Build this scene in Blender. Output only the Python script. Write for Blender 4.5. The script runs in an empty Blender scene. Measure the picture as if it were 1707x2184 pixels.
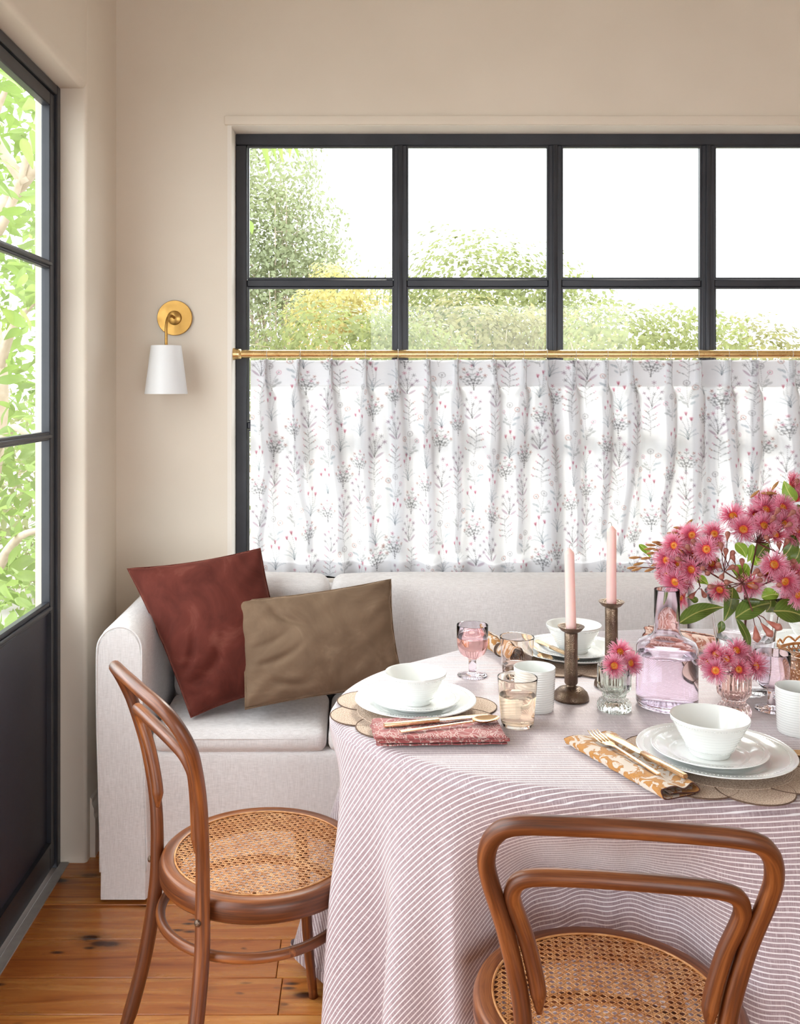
import bpy, bmesh, math, random
import numpy as np
from mathutils import Vector, Matrix, Euler
random.seed(7); RNG = np.random.default_rng(7)
S = bpy.context.scene; COL = S.collection
pi = math.pi

# ---------------------------------------------------------------- camera
CAM_H = 1.41; F_PX = 2050.0; CX = 767.0; HORIZON = 830.0; IW, IH = 1707.0, 2184.0
cd = bpy.data.cameras.new('camera'); cam = bpy.data.objects.new('camera', cd); COL.objects.link(cam)
cam.location = (0, 0, CAM_H); cam.rotation_euler = (pi/2, 0, 0)
cd.sensor_fit = 'HORIZONTAL'; cd.sensor_width = 36.0; cd.lens = F_PX/IW*36.0
cd.shift_x = (IW/2-CX)/IW; cd.shift_y = (HORIZON-IH/2)/IW
cd.clip_start = 0.05; cd.clip_end = 200
S.camera = cam
# ---------------------------------------------------------------- sky, sun, exposure
w = bpy.data.worlds.new('overcast_sky'); S.world = w; w.use_nodes = True
bg = w.node_tree.nodes['Background']
bg.inputs['Color'].default_value = (0.93, 0.965, 1.0, 1); bg.inputs['Strength'].default_value = 3.7
sl = bpy.data.lights.new('sun', 'SUN'); sl.energy = 4.2; sl.angle = math.radians(16); sl.color = (1.0, 0.95, 0.86)
so = bpy.data.objects.new('sun', sl); COL.objects.link(so); so.rotation_euler = Euler((math.radians(-49), 0, math.radians(-16)))
S.view_settings.view_transform = 'Standard'; S.view_settings.look = 'None'
S.view_settings.gamma = 1.0; S.view_settings.use_curve_mapping = False
S.view_settings.exposure = 0.58
S.cycles.max_bounces = 14; S.cycles.diffuse_bounces = 5; S.cycles.glossy_bounces = 6
S.cycles.transmission_bounces = 14; S.cycles.transparent_max_bounces = 16
S.cycles.sample_clamp_indirect = 6.0; S.cycles.use_denoising = True
S.cycles.caustics_refractive = True; S.cycles.caustics_reflective = False

# ---------------------------------------------------------------- helpers
def at(px, py, Y):
    """a point measured in the photograph, at distance Y"""
    return Vector(((px-CX)*Y/F_PX, Y, CAM_H+(HORIZON-py)*Y/F_PX))
def at_z(px, py, z):
    Y = F_PX*(CAM_H-z)/(py-HORIZON)
    return Vector(((px-CX)*Y/F_PX, Y, z))
def sm(t):
    t = np.clip(t, 0, 1); return t*t*(3-2*t)

def obj(name, me, mat=None, parent=None, loc=None, rot=None):
    o = bpy.data.objects.new(name, me); COL.objects.link(o)
    if mat is not None and len(me.materials) == 0: me.materials.append(mat)
    if parent is not None: o.parent = parent
    if loc is not None: o.location = loc
    if rot is not None: o.rotation_euler = rot
    return o
def thing(name, label, cat, loc=(0, 0, 0), rotz=0.0, group=None, scale=None):
    o = bpy.data.objects.new(name, None); COL.objects.link(o)
    o.location = loc; o.rotation_euler = (0, 0, rotz); o.empty_display_size = 0.05
    if scale: o.scale = (scale,)*3
    return tag(o, label, cat, group)
def tag(o, label, cat, group=None):
    o['label'] = label; o['category'] = cat
    if group: o['group'] = group
    return o
def struct(o): o['kind'] = 'structure'; return o
def stuff(o): o['kind'] = 'stuff'; return o

class MB:
    """collects verts, faces and a per-vertex coordinate for grain"""
    def __init__(s): s.v = []; s.f = []; s.c = []
    def add(s, V, F, C=None):
        n = len(s.v); s.v += [tuple(p) for p in V]; s.f += [tuple(i+n for i in f) for f in F]
        s.c += [tuple(p) for p in (C if C is not None else V)]; return s
    def mesh(s, name, smooth=True, sharp=None):
        me = bpy.data.meshes.new(name); me.from_pydata(s.v, [], s.f)
        a = me.attributes.new('grain', 'FLOAT_VECTOR', 'POINT')
        a.data.foreach_set('vector', np.array(s.c, dtype=np.float32).ravel())
        bm = bmesh.new(); bm.from_mesh(me); bmesh.ops.recalc_face_normals(bm, faces=bm.faces); bm.to_mesh(me); bm.free()
        if smooth:
            me.polygons.foreach_set('use_smooth', [True]*len(me.polygons))
            if sharp: me.set_sharp_from_angle(angle=math.radians(sharp))
        me.update(); return me
    def obj(s, name, mat, parent=None, smooth=True, sharp=None, loc=None, rot=None):
        return obj(name, s.mesh(name, smooth, sharp), mat, parent, loc, rot)
    # shapes
    def box(s, a, b):
        x0, y0, z0 = a; x1, y1, z1 = b
        V = [(x0,y0,z0),(x1,y0,z0),(x1,y1,z0),(x0,y1,z0),(x0,y0,z1),(x1,y0,z1),(x1,y1,z1),(x0,y1,z1)]
        return s.add(V, [(0,3,2,1),(4,5,6,7),(0,1,5,4),(1,2,6,5),(2,3,7,6),(3,0,4,7)])
    def rbox(s, a, b, r=0.004, seg=2):
        bm = bmesh.new(); m = Matrix.Translation([(p+q)/2 for p, q in zip(a, b)]) @ Matrix.Diagonal([abs(q-p) for p, q in zip(a, b)]+[1])
        bmesh.ops.create_cube(bm, size=1, matrix=m)
        bmesh.ops.bevel(bm, geom=bm.edges[:], offset=r, segments=seg, profile=0.5, affect='EDGES')
        bm.verts.index_update()
        s.add([v.co[:] for v in bm.verts], [[v.index for v in f.verts] for f in bm.faces]); bm.free(); return s
    def lathe(s, prof, n=48, off=(0, 0, 0), flute=None, polar=False):
        """prof: (r, z) list; a point with r=0 closes the surface"""
        V = []; F = []; rings = []
        for k, (r, z) in enumerate(prof):
            if r <= 1e-6: rings.append([len(V)]); V.append((off[0], off[1], z+off[2])); continue
            ring = []
            for i in range(n):
                a = 2*pi*i/n; rr = r*(flute(a, k) if flute else 1.0)
                ring.append(len(V)); V.append((off[0]+rr*math.cos(a), off[1]+rr*math.sin(a), z+off[2]))
            rings.append(ring)
        for A, B in zip(rings[:-1], rings[1:]):
            for i in range(n):
                j = (i+1) % n
                if len(A) == 1 and len(B) == 1: continue
                if len(A) == 1: F.append((A[0], B[i], B[j]))
                elif len(B) == 1: F.append((A[i], A[j], B[0]))
                else: F.append((A[i], A[j], B[j], B[i]))
        return s.add(V, F, [(abs(math.atan2(y, x))*math.hypot(x, y), math.hypot(x, y), z) for x, y, z in V] if polar else None)
    def tube(s, pts, rad, n=10, closed=False, caps=True, up=None, flat=1.0):
        P = [Vector(p) for p in pts]; m = len(P)
        R = rad if hasattr(rad, '__len__') else [rad]*m
        T = []
        for i in range(m):
            a = P[(i-1) % m] if (closed or i > 0) else P[0]; b = P[(i+1) % m] if (closed or i < m-1) else P[m-1]
            t = (b-a); T.append(t.normalized() if t.length > 1e-9 else Vector((0, 0, 1)))
        u = Vector(up) if up else (Vector((0, 0, 1)) if abs(T[0].z) < 0.9 else Vector((1, 0, 0)))
        u = (u - T[0]*u.dot(T[0])).normalized(); V = []; C = []; L = 0.0
        for i in range(m):
            if i:
                L += (P[i]-P[i-1]).length
                u = u - T[i]*u.dot(T[i]); u.normalize()
            w_ = T[i].cross(u)
            for k in range(n):
                a = 2*pi*k/n
                V.append(P[i] + u*(R[i]*math.cos(a)*flat) + w_*(R[i]*math.sin(a)))
                C.append((L, R[i]*math.cos(a), R[i]*math.sin(a)))
        F = []
        for i in range(m if closed else m-1):
            j = (i+1) % m
            for k in range(n):
                l = (k+1) % n; F.append((i*n+k, i*n+l, j*n+l, j*n+k))
        if caps and not closed:
            F.append(tuple(range(n))[::-1]); F.append(tuple((m-1)*n+k for k in range(n)))
        return s.add(V, F, C)
    def sphere(s, c, r, nu=10, nv=6, sc=(1, 1, 1)):
        prof = [(r*math.sin(pi*i/nv) if 0 < i < nv else 0.0, -r*math.cos(pi*i/nv)) for i in range(nv+1)]
        t = MB().lathe(prof, nu)
        return s.add([(c[0]+x*sc[0], c[1]+y*sc[1], c[2]+z*sc[2]) for x, y, z in t.v], t.f)
    def grid(s, G, C=None, wrap=False):
        """G: array [nu][nv][3]"""
        G = np.asarray(G); nu, nv = G.shape[:2]
        F = []
        for i in range(nu if wrap else nu-1):
            j = (i+1) % nu
            for k in range(nv-1): F.append((i*nv+k, j*nv+k, j*nv+k+1, i*nv+k+1))
        return s.add(G.reshape(-1, 3).tolist(), F, None if C is None else np.asarray(C).reshape(-1, 3).tolist())

def catmull(pts, n=8, closed=False):
    P = [Vector(p) for p in pts]; m = len(P); out = []
    def g(i):
        if closed: return P[i % m]
        if i < 0: return P[0]*2-P[1]
        if i >= m: return P[m-1]*2-P[m-2]
        return P[i]
    for i in range(m if closed else m-1):
        a, b, c, d = g(i-1), g(i), g(i+1), g(i+2)
        for k in range(n):
            t = k/n
            out.append(0.5*((2*b)+(c-a)*t+(2*a-5*b+4*c-d)*t*t+(3*b-a-3*c+d)*t**3))
    if not closed: out.append(P[-1])
    return out
def lerp(a, b, t): return a+(b-a)*t
def srgb(r, g, b):
    f = lambda c: (c/255)/12.92 if c/255 <= 0.04045 else ((c/255+0.055)/1.055)**2.4
    return (f(r), f(g), f(b), 1.0)

# ---------------------------------------------------------------- materials
class NT:
    def __init__(s, name):
        s.m = bpy.data.materials.new(name); s.m.use_nodes = True
        s.t = s.m.node_tree; s.n = s.t.nodes; s.b = s.n['Principled BSDF']; s.out = s.n['Material Output']
    def link(s, a, b): s.t.links.new(a, b)
    def node(s, ty, **kw):
        n = s.n.new(ty)
        for k, v in kw.items(): setattr(n, k, v)
        return n
    def val(s, x, sock):
        if hasattr(x, 'is_linked') or hasattr(x, 'links'): s.link(x, sock)
        else: sock.default_value = x
    def math(s, op, a, b=0.0, c=None, clamp=False):
        n = s.node('ShaderNodeMath', operation=op, use_clamp=clamp); s.val(a, n.inputs[0]); s.val(b, n.inputs[1])
        if c is not None: s.val(c, n.inputs[2])
        return n.outputs[0]
    def coord(s, kind='Object', scale=None, attr=None, off=None):
        if attr: o = s.node('ShaderNodeAttribute', attribute_name=attr).outputs['Vector']
        else: o = s.node('ShaderNodeTexCoord').outputs[kind]
        if off is not None:
            a = s.node('ShaderNodeVectorMath', operation='ADD'); s.link(o, a.inputs[0]); s.val(off, a.inputs[1]); o = a.outputs[0]
        if scale is not None:
            m = s.node('ShaderNodeMapping'); s.link(o, m.inputs[0])
            m.inputs['Scale'].default_value = scale if hasattr(scale, '__len__') else (scale,)*3; o = m.outputs[0]
        return o
    def noise(s, vec, scale=5.0, detail=3.0, rough=0.5, dist=0.0):
        n = s.node('ShaderNodeTexNoise'); s.link(vec, n.inputs['Vector']); n.inputs['Scale'].default_value = scale
        n.inputs['Detail'].default_value = detail; n.inputs['Roughness'].default_value = rough; n.inputs['Distortion'].default_value = dist
        return n.outputs['Fac']
    def voronoi(s, vec, scale=5.0, feature='F1', out='Distance', rnd=1.0, dim='3D'):
        n = s.node('ShaderNodeTexVoronoi', feature=feature, voronoi_dimensions=dim); s.link(vec, n.inputs['Vector']); n.inputs['Scale'].default_value = scale
        n.inputs['Randomness'].default_value = rnd; return n.outputs[out]
    def ramp(s, fac, stops, interp='LINEAR'):
        n = s.node('ShaderNodeValToRGB'); s.link(fac, n.inputs[0]); r = n.color_ramp; r.interpolation = interp
        while len(r.elements) < len(stops): r.elements.new(0.5)
        for e, (p, c) in zip(r.elements, stops): e.position = p; e.color = c if hasattr(c, '__len__') else (c, c, c, 1)
        return n.outputs[0]
    def mix(s, fac, a, b, mode='MIX'):
        n = s.node('ShaderNodeMix', data_type='RGBA', blend_type=mode); s.val(fac, n.inputs[0]); s.val(a, n.inputs[6]); s.val(b, n.inputs[7]); return n.outputs[2]
    def sep(s, vec):
        n = s.node('ShaderNodeSeparateXYZ'); s.link(vec, n.inputs[0]); return n.outputs
    def bump(s, h, strength=0.3, dist=0.002):
        n = s.node('ShaderNodeBump'); s.link(h, n.inputs['Height']); n.inputs['Strength'].default_value = strength
        n.inputs['Distance'].default_value = dist; s.link(n.outputs[0], s.b.inputs['Normal']); return n.outputs[0]
    def set(s, **kw):
        names = dict(color='Base Color', rough='Roughness', metal='Metallic', trans='Transmission Weight', ior='IOR', sheen='Sheen Weight',
                     sheenr='Sheen Roughness', coat='Coat Weight', coatr='Coat Roughness', sss='Subsurface Weight', spec='Specular IOR Level', sheent='Sheen Tint')
        for k, v in kw.items(): s.val(v, s.b.inputs[names[k]])
        return s
def pm(name, c1, c2=None, scale=8.0, rough=0.5, bump=0.0, bscale=None, bdist=0.001, detail=4.0, coordk='Object', **kw):
    """plain procedural material: two tones in a noise, fine relief"""
    t = NT(name); v = t.coord(coordk); n = t.noise(v, scale, detail)
    t.set(color=t.mix(t.ramp(n, [(0.3, 0.0), (0.7, 1.0)]), c1, c2 or c1), rough=rough, **kw)
    if bump: t.bump(t.noise(v, bscale or scale*6, 4), bump, bdist)
    return t.m

def wood_mat(name, dark, mid, light, rough=0.35, attr='grain', coat=0.25):
    t = NT(name); v = t.coord(attr=attr, scale=(3.0, 60.0, 60.0))
    g = t.noise(v, 1.0, 5, 0.6, 0.6); big = t.noise(t.coord(attr=attr, scale=(4, 14, 14)), 1.0, 3)
    fine = t.noise(t.coord(attr=attr, scale=(14, 420, 420)), 1.0, 3)
    f = t.math('ADD', t.math('MULTIPLY', g, 0.62), t.math('ADD', t.math('MULTIPLY', big, 0.28), t.math('MULTIPLY', fine, 0.18)))
    t.set(color=t.ramp(f, [(0.38, dark), (0.54, mid), (0.70, light)]), rough=t.ramp(g, [(0.3, rough+0.1), (0.7, rough-0.05)]), coat=coat, coatr=0.25)
    t.bump(fine, 0.12, 0.0006); return t.m

def linen_mat(name, c1, c2, rough=0.9, scale=900.0, sheen=0.15):
    t = NT(name); v = t.coord('Object')
    a = t.noise(t.coord('Object', (60, 60, 700)), 1.0, 3); b = t.noise(t.coord('Object', (700, 700, 40)), 1.0, 3)
    big = t.noise(v, 5, 3)
    f = t.math('ADD', t.math('MULTIPLY', a, 0.5), t.math('MULTIPLY', b, 0.5))
    col = t.mix(t.ramp(f, [(0.36, 0.0), (0.62, 1.0)]), c1, c2)
    t.set(color=t.mix(t.math('MULTIPLY', t.ramp(big, [(0.4, 0.0), (0.7, 1.0)]), 0.25), col, c1), rough=rough, sheen=sheen)
    t.bump(f, 0.25, 0.0008); return t.m

def glass_mat(name, tint, rough=0.0, ior=1.34):
    t = NT(name); v = t.coord('Object'); n = t.noise(v, 14, 2)
    t.set(color=t.mix(n, tint, tuple(min(1, c*1.02) for c in tint[:3])+(1,)), rough=rough, trans=1.0, ior=ior)
    return t.m
def velvet_mat(name, dark, mid, light):
    t = NT(name); v = t.coord('Object'); n = t.noise(v, 7, 5, 0.6, 0.8); f = t.noise(v, 900, 2)
    t.set(color=t.ramp(n, [(0.2, dark), (0.55, mid), (0.95, light)]), rough=0.85, sheen=1.0, sheenr=0.3, spec=0.08)
    t.b.inputs['Sheen Tint'].default_value = light
    t.bump(t.math('ADD', t.math('MULTIPLY', t.noise(v, 22, 3), 1.0), t.math('MULTIPLY', f, 0.1)), 0.35, 0.003); return t.m
def metal_mat(name, c1, c2, rough=0.28, brushed=True):
    t = NT(name); n = t.noise(t.coord('Object', (40, 40, 400) if brushed else 30), 1.0, 3)
    t.set(color=t.mix(n, c1, c2), metal=1.0, rough=t.ramp(n, [(0.3, rough), (0.7, rough+0.12)])); return t.m

M = {}
def plaster(name, c1, c2):
    t = NT(name); v = t.coord('Object'); n = t.noise(v, 2.2, 4); f = t.noise(v, 260, 3); g = t.noise(v, 18, 3)
    t.set(color=t.mix(t.ramp(n, [(0.35, 0.0), (0.65, 1.0)]), c1, c2), rough=0.85)
    t.bump(t.math('ADD', f, t.math('MULTIPLY', g, 2.0)), 0.12, 0.0015); return t.m
M['wall'] = plaster('wall_plaster', (0.71, 0.63, 0.53, 1), (0.75, 0.67, 0.57, 1))
M['trim'] = plaster('trim_paint', (0.76, 0.70, 0.63, 1), (0.79, 0.73, 0.66, 1))
M['ceil'] = plaster('ceiling_paint', (0.82, 0.80, 0.76, 1), (0.85, 0.83, 0.79, 1))
M['steel'] = pm('black_steel', (0.022, 0.024, 0.031, 1), (0.032, 0.034, 0.043, 1), 12, 0.38, 0.05, 200)
M['kick'] = pm('charcoal_panel', (0.026, 0.024, 0.036, 1), (0.040, 0.037, 0.052, 1), 3, 0.42, 0.06, 160)
M['brass'] = metal_mat('aged_brass', (0.50, 0.29, 0.085, 1), (0.42, 0.235, 0.065, 1), 0.3)
M['rodbrass'] = metal_mat('polished_brass', (0.86, 0.62, 0.30, 1), (0.82, 0.57, 0.25, 1), 0.22, False)
M['gold'] = metal_mat('champagne_gold', (0.90, 0.66, 0.42, 1), (0.86, 0.60, 0.36, 1), 0.2, False)
M['steelwire'] = metal_mat('steel_wire', (0.7, 0.7, 0.7, 1), (0.6, 0.6, 0.6, 1), 0.3, False)
M['chair'] = wood_mat('bentwood', srgb(52, 24, 10), srgb(106, 55, 24), srgb(160, 97, 50), 0.38, coat=0.15)
M['chairdark'] = wood_mat('bentwood_dark', srgb(62, 26, 12), srgb(108, 50, 24), srgb(150, 80, 40), 0.3)
M['tree_wood'] = pm('bark', (0.42, 0.33, 0.25, 1), (0.56, 0.46, 0.37, 1), 20, 0.9, 0.4, 60)
M['linen'] = linen_mat('oatmeal_linen', srgb(218, 214, 212), srgb(242, 239, 238))
M['china'] = pm('white_china', (0.80, 0.82, 0.80, 1), (0.83, 0.85, 0.83, 1), 4, 0.12, coat=0.4)
M['rust'] = velvet_mat('rust_velvet', srgb(66, 31, 26), srgb(100, 50, 42), srgb(152, 96, 82))
M['taupe'] = velvet_mat('taupe_velvet', srgb(100, 80, 64), srgb(128, 106, 86), srgb(172, 148, 124))
M['clear'] = glass_mat('clear_glass', (0.97, 0.98, 0.98, 1))
M['lilac'] = glass_mat('lilac_glass', (0.975, 0.915, 0.985, 1))
M['amber'] = glass_mat('amber_glass', (0.985, 0.905, 0.83, 1))
M['peach'] = glass_mat('peach_glass', (0.985, 0.93, 0.90, 1))
M['pinkglass'] = glass_mat('pink_glass', (0.985, 0.83, 0.79, 1))
M['greenglass'] = glass_mat('grey_green_glass', (0.865, 0.92, 0.865, 1))
M['rose'] = glass_mat('rose_wine', (0.94, 0.64, 0.54, 1), 0.0, 1.33)
M['water'] = glass_mat('water', (0.97, 0.95, 0.99, 1), 0.0, 1.33)
M['drink'] = glass_mat('pale_drink', (0.985, 0.92, 0.84, 1), 0.0, 1.33)
M['wax'] = pm('pink_wax', srgb(238, 198, 192), srgb(243, 206, 200), 6, 0.45, 0.03, 60, sss=0.25)
M['wick'] = pm('candle_wick', (0.5, 0.45, 0.4, 1), (0.3, 0.27, 0.25, 1), 300, 0.9)
def hammered():
    t = NT('hammered_bronze'); v = t.coord('Object'); d = t.voronoi(v, 330.0); n = t.noise(v, 30, 3)
    t.set(color=t.mix(t.ramp(n, [(0.35, 0.0), (0.65, 1.0)]), srgb(98, 80, 69), srgb(132, 113, 94)), metal=0.85, rough=0.36)
    t.bump(t.ramp(d, [(0.0, 0.0), (0.5, 1.0)]), 0.6, 0.0009); return t.m
M['bronze'] = hammered()
def pane_mat():
    t = NT('window_glass'); tr = t.node('ShaderNodeBsdfTransparent'); gl = t.node('ShaderNodeBsdfGlossy')
    gl.inputs['Roughness'].default_value = 0.01; tr.inputs['Color'].default_value = (0.97, 0.985, 0.98, 1)
    fr = t.node('ShaderNodeLayerWeight'); fr.inputs['Blend'].default_value = 0.5
    fr_ = t.math('ADD', 0.025, t.math('MULTIPLY', t.math('POWER', fr.outputs['Facing'], 5.0), 0.55))
    wv = t.noise(t.coord('Object'), 3.0, 1)
    mx = t.node('ShaderNodeMixShader'); t.link(t.math('MULTIPLY', fr_, t.math('ADD', 0.9, t.math('MULTIPLY', wv, 0.1))), mx.inputs[0])
    t.link(tr.outputs[0], mx.inputs[1]); t.link(gl.outputs[0], mx.inputs[2]); t.link(mx.outputs[0], t.out.inputs[0]); return t.m
M['pane'] = pane_mat()
def thin_mat(name, c1, c2, scale, transl=0.45, rough=0.5, attr_col=None):
    """leaf or thin cloth: diffuse plus light coming through"""
    t = NT(name); n = t.noise(t.coord('Object'), scale, 3)
    oi = t.node('ShaderNodeObjectInfo').outputs['Random']
    f = t.math('ADD', t.math('MULTIPLY', n, 0.75), t.math('MULTIPLY', oi, 0.25))
    col = t.mix(t.ramp(f, [(0.3, 0.0), (0.7, 1.0)]), c1, c2)
    t.set(color=col, rough=rough)
    tl = t.node('ShaderNodeBsdfTranslucent'); t.link(col, tl.inputs[0])
    mx = t.node('ShaderNodeMixShader'); mx.inputs[0].default_value = transl
    t.link(t.b.outputs[0], mx.inputs[1]); t.link(tl.outputs[0], mx.inputs[2]); t.link(mx.outputs[0], t.out.inputs[0]); return t.m
# ================================================================ ROOM
WY = 3.207          # room face of the window wall
WO = 3.45           # its outer face
LX, LO = -0.812, -0.965   # left wall: room face, outer face
WX0, WX1, WZ0, WZ1 = -0.4286, 2.30, 0.78, 2.290   # window opening
DY1, DY0, DZ = 2.86, 0.55, 2.305                    # door opening
CEIL = 2.95
wb = MB()
for a, b in (((LO, WY, -0.05), (WX0, WO, CEIL)), ((WX0, WY, WZ1), (WX1, WO, CEIL)), ((WX0, WY, -0.05), (WX1, WO, WZ0)), ((WX1, WY, -0.05), (3.6, WO, CEIL))):
    wb.box(a, b)
wall_back = struct(wb.obj('wall_back', M['wall'], smooth=False))
wl = MB()
# jamb return with a softly rounded plaster corner
jam = [(LO, DY1), (LX-0.012, DY1)] + [(LX-0.012+0.012*math.sin(a), DY1+0.012-0.012*math.cos(a)) for a in np.linspace(0.15, pi/2, 7)] + [(LX, WY+0.001), (LO, WY+0.001)]
nj = len(jam); zz = (0.0, CEIL)
wl.add([(x, y, z) for z in zz for x, y in jam], [(i, (i+1) % nj, nj+(i+1) % nj, nj+i) for i in range(nj)] + [tuple(range(nj))[::-1], tuple(range(nj, 2*nj))])
hd = [(LO, DZ), (LX-0.02, DZ)] + [(LX-0.02+0.02*math.sin(a), DZ+0.02-0.02*math.cos(a)) for a in np.linspace(0.15, pi/2, 6)] + [(LX, CEIL), (LO, CEIL)]
nh = len(hd)
wl.add([(x, y, z) for y in (DY0, DY1) for x, z in hd], [(i, (i+1) % nh, nh+(i+1) % nh, nh+i) for i in range(nh)] + [tuple(range(nh))[::-1], tuple(range(nh, 2*nh))])
wl.box((LO, -1.75, 0), (LX, DY0, CEIL))
wall_left = struct(wl.obj('wall_left', M['wall'], smooth=True, sharp=35))
struct(MB().box((LO, -1.9, CEIL), (3.75, WO, CEIL+0.1)).obj('ceiling', M['ceil'], smooth=False))
struct(MB().box((3.6, -1.9, -0.05), (3.75, WY, CEIL)).obj('wall_right', M['wall'], smooth=False))
fb = MB(); fb.box((LO, -1.9, -0.05), (0.1, -1.75, CEIL)); fb.box((0.1, -1.9, 2.15), (2.4, -1.75, CEIL)); fb.box((2.4, -1.9, -0.05), (3.6, -1.75, CEIL))
struct(fb.obj('wall_front', M['wall'], smooth=False))
# plaster lip over the window and lighter reveal lining
tb = MB(); tb.rbox((WX0-0.02, WY-0.013, WZ1), (WX1, WY+0.01, WZ1+0.030), 0.003)
struct(tb.obj('trim_1', M['wall'], smooth=True, sharp=40))
tb = MB()
tb.box((WX0-0.012, WY-0.0015, WZ0-0.02), (WX0+0.002, WO-0.02, WZ1-0.002)); tb.box((WX0-0.012, WY-0.0015, WZ1-0.002), (WX1, WO-0.02, WZ1+0.012))
tb.box((WX0, WY-0.02, WZ0-0.03), (WX1, WO-0.02, WZ0))
struct(tb.obj('trim_2', M['trim'], smooth=False))
bb = MB()
prof = [(0, 0), (0.016, 0), (0.016, 0.115), (0.012, 0.125), (0.012, 0.145), (0.006, 0.160), (0.006, 0.175), (0, 0.18)]
n = len(prof)
bb.add([(LX+x, y, z) for y in (DY1+0.035, WY) for x, z in prof], [(i, (i+1) % n, n+(i+1) % n, n+i) for i in range(n)] + [tuple(range(n)), tuple(range(n, 2*n))[::-1]])
struct(bb.obj('baseboard_left', M['trim'], smooth=False))
bb = MB()
bb.add([(x, WY-d, z) for x in (LX+0.016, 3.4) for d, z in prof], [(i, (i+1) % n, n+(i+1) % n, n+i) for i in range(n)] + [tuple(range(n)), tuple(range(n, 2*n))[::-1]])
struct(bb.obj('baseboard_back', M['trim'], smooth=False))

# floor: pine boards laid across the room
def plank_mat():
    t = NT('pine_board'); oi = t.node('ShaderNodeObjectInfo').outputs['Random']
    comb = t.node('ShaderNodeCombineXYZ'); t.link(t.math('MULTIPLY', oi, 91.0), comb.inputs[0]); t.link(t.math('MULTIPLY', oi, 37.0), comb.inputs[1])
    base = t.coord('Object', None, None, comb.outputs[0])
    mp = t.node('ShaderNodeMapping'); t.link(base, mp.inputs[0]); mp.inputs['Scale'].default_value = (1.1, 13, 1)
    g = t.noise(mp.outputs[0], 1.6, 6, 0.62, 1.6)
    mp2 = t.node('ShaderNodeMapping'); t.link(base, mp2.inputs[0]); mp2.inputs['Scale'].default_value = (3.4, 7.4, 1)
    k = t.voronoi(mp2.outputs[0], 1.0, dim='2D'); knot = t.ramp(k, [(0.0, 1.0), (0.06, 0.9), (0.11, 0.35), (0.24, 0.0)])
    ncl = t.noise(base, 1.7, 2); knot = t.math('MULTIPLY', knot, t.ramp(ncl, [(0.42, 0.0), (0.50, 1.0)]))
    mp3 = t.node('ShaderNodeMapping'); t.link(base, mp3.inputs[0]); mp3.inputs['Scale'].default_value = (9, 26, 1)
    k2 = t.ramp(t.voronoi(mp3.outputs[0], 1.0, dim='2D'), [(0.0, 1.0), (0.12, 0.6), (0.2, 0.0)])
    k2 = t.math('MULTIPLY', k2, t.ramp(t.noise(base, 6.0, 1), [(0.58, 0.0), (0.62, 1.0)]))
    col = t.ramp(g, [(0.28, srgb(150, 76, 28)), (0.46, srgb(204, 124, 54)), (0.7, srgb(234, 170, 92))])
    tone = t.mix(t.math('MULTIPLY', oi, 0.55), col, t.mix(g, srgb(116, 50, 20), srgb(170, 86, 40)))
    c = t.mix(knot, tone, srgb(52, 20, 10)); c = t.mix(k2, c, srgb(40, 18, 10))
    t.set(color=c, rough=t.ramp(g, [(0.3, 0.34), (0.7, 0.24)]), coat=0.25, coatr=0.2)
    t.bump(t.math('ADD', g, t.noise(base, 6, 3)), 0.12, 0.002); return t.m
M['plank'] = plank_mat()
M['gap'] = pm('floor_gap', (0.02, 0.011, 0.007, 1), (0.03, 0.016, 0.01, 1), 20, 0.9)
floor = struct(MB().box((LO, -1.75, -0.12), (3.6, WO, -0.022)).obj('floor', M['gap'], smooth=False))
edges = [3.205, 3.06, 2.93, 2.777, 2.628, 2.464, 2.303, 2.167, 2.02, 1.875, 1.725, 1.58, 1.43, 1.28, 1.13, 0.98, 0.83, 0.68, 0.53, 0.38, 0.23, 0.08]
cuts = {6: [-0.184]}
for i, (y1, y0) in enumerate(zip(edges[:-1], edges[1:])):
    xs = [-0.868] + (cuts.get(i) or [(-0.2, 0.75, 1.5, 0.2, 2.0)[i % 5]]) + [3.4]
    for x0, x1 in zip(xs[:-1], xs[1:]):
        cx, cy = (x0+x1)/2, (y0+y1)/2; hx, hy = (x1-x0)/2-0.0008, (y1-y0)/2-0.0012
        MB().rbox((-hx, -hy, -0.022), (hx, hy, 0.0), 0.0015, 1).obj('floor_board', M['plank'], floor, smooth=False, loc=(cx, cy, 0.0))

# ---------------------------------------------------------------- window_1 (steel)
FY0, FY1 = 3.305, 3.345
def steel_bar(a, b, name, parent, mat=None, r=0.003): return MB().rbox(a, b, r, 1).obj(name, mat or M['steel'], parent, smooth=True, sharp=40)
win = struct(thing('window_1', 'black steel window grid', 'window')); del win['category'], win['label']
steel_bar((WX0+0.003, FY0, WZ1-0.041), (WX1-0.003, FY1, WZ1-0.001), 'frame_head', win)
steel_bar((WX0+0.003, FY0, WZ0), (WX1-0.003, FY1, WZ0+0.041), 'frame_sill', win)
steel_bar((WX0+0.003, FY0, WZ0+0.041), (WX0+0.041, FY1, WZ1-0.041), 'frame_side', win)
steel_bar((WX1-0.041, FY0, WZ0+0.041), (WX1-0.003, FY1, WZ1-0.041), 'frame_side', win)
mxs = [WX0+0.0206+0.0, 0.1405, 0.6735, 1.2005, 1.728, WX1-0.0206]
mzs = [WZ1-0.0205, 1.775, 1.285, WZ0+0.02]
for x in mxs[1:-1]:
    b = steel_bar((x-0.023, FY0, WZ0+0.041), (x+0.023, FY1, WZ1-0.041), 'mullion', win)
    b2 = MB().rbox((x-0.009, FY0-0.006, WZ0+0.041), (x+0.009, FY0, WZ1-0.041), 0.002, 1).obj('mullion_bead', M['steel'], b)
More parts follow.
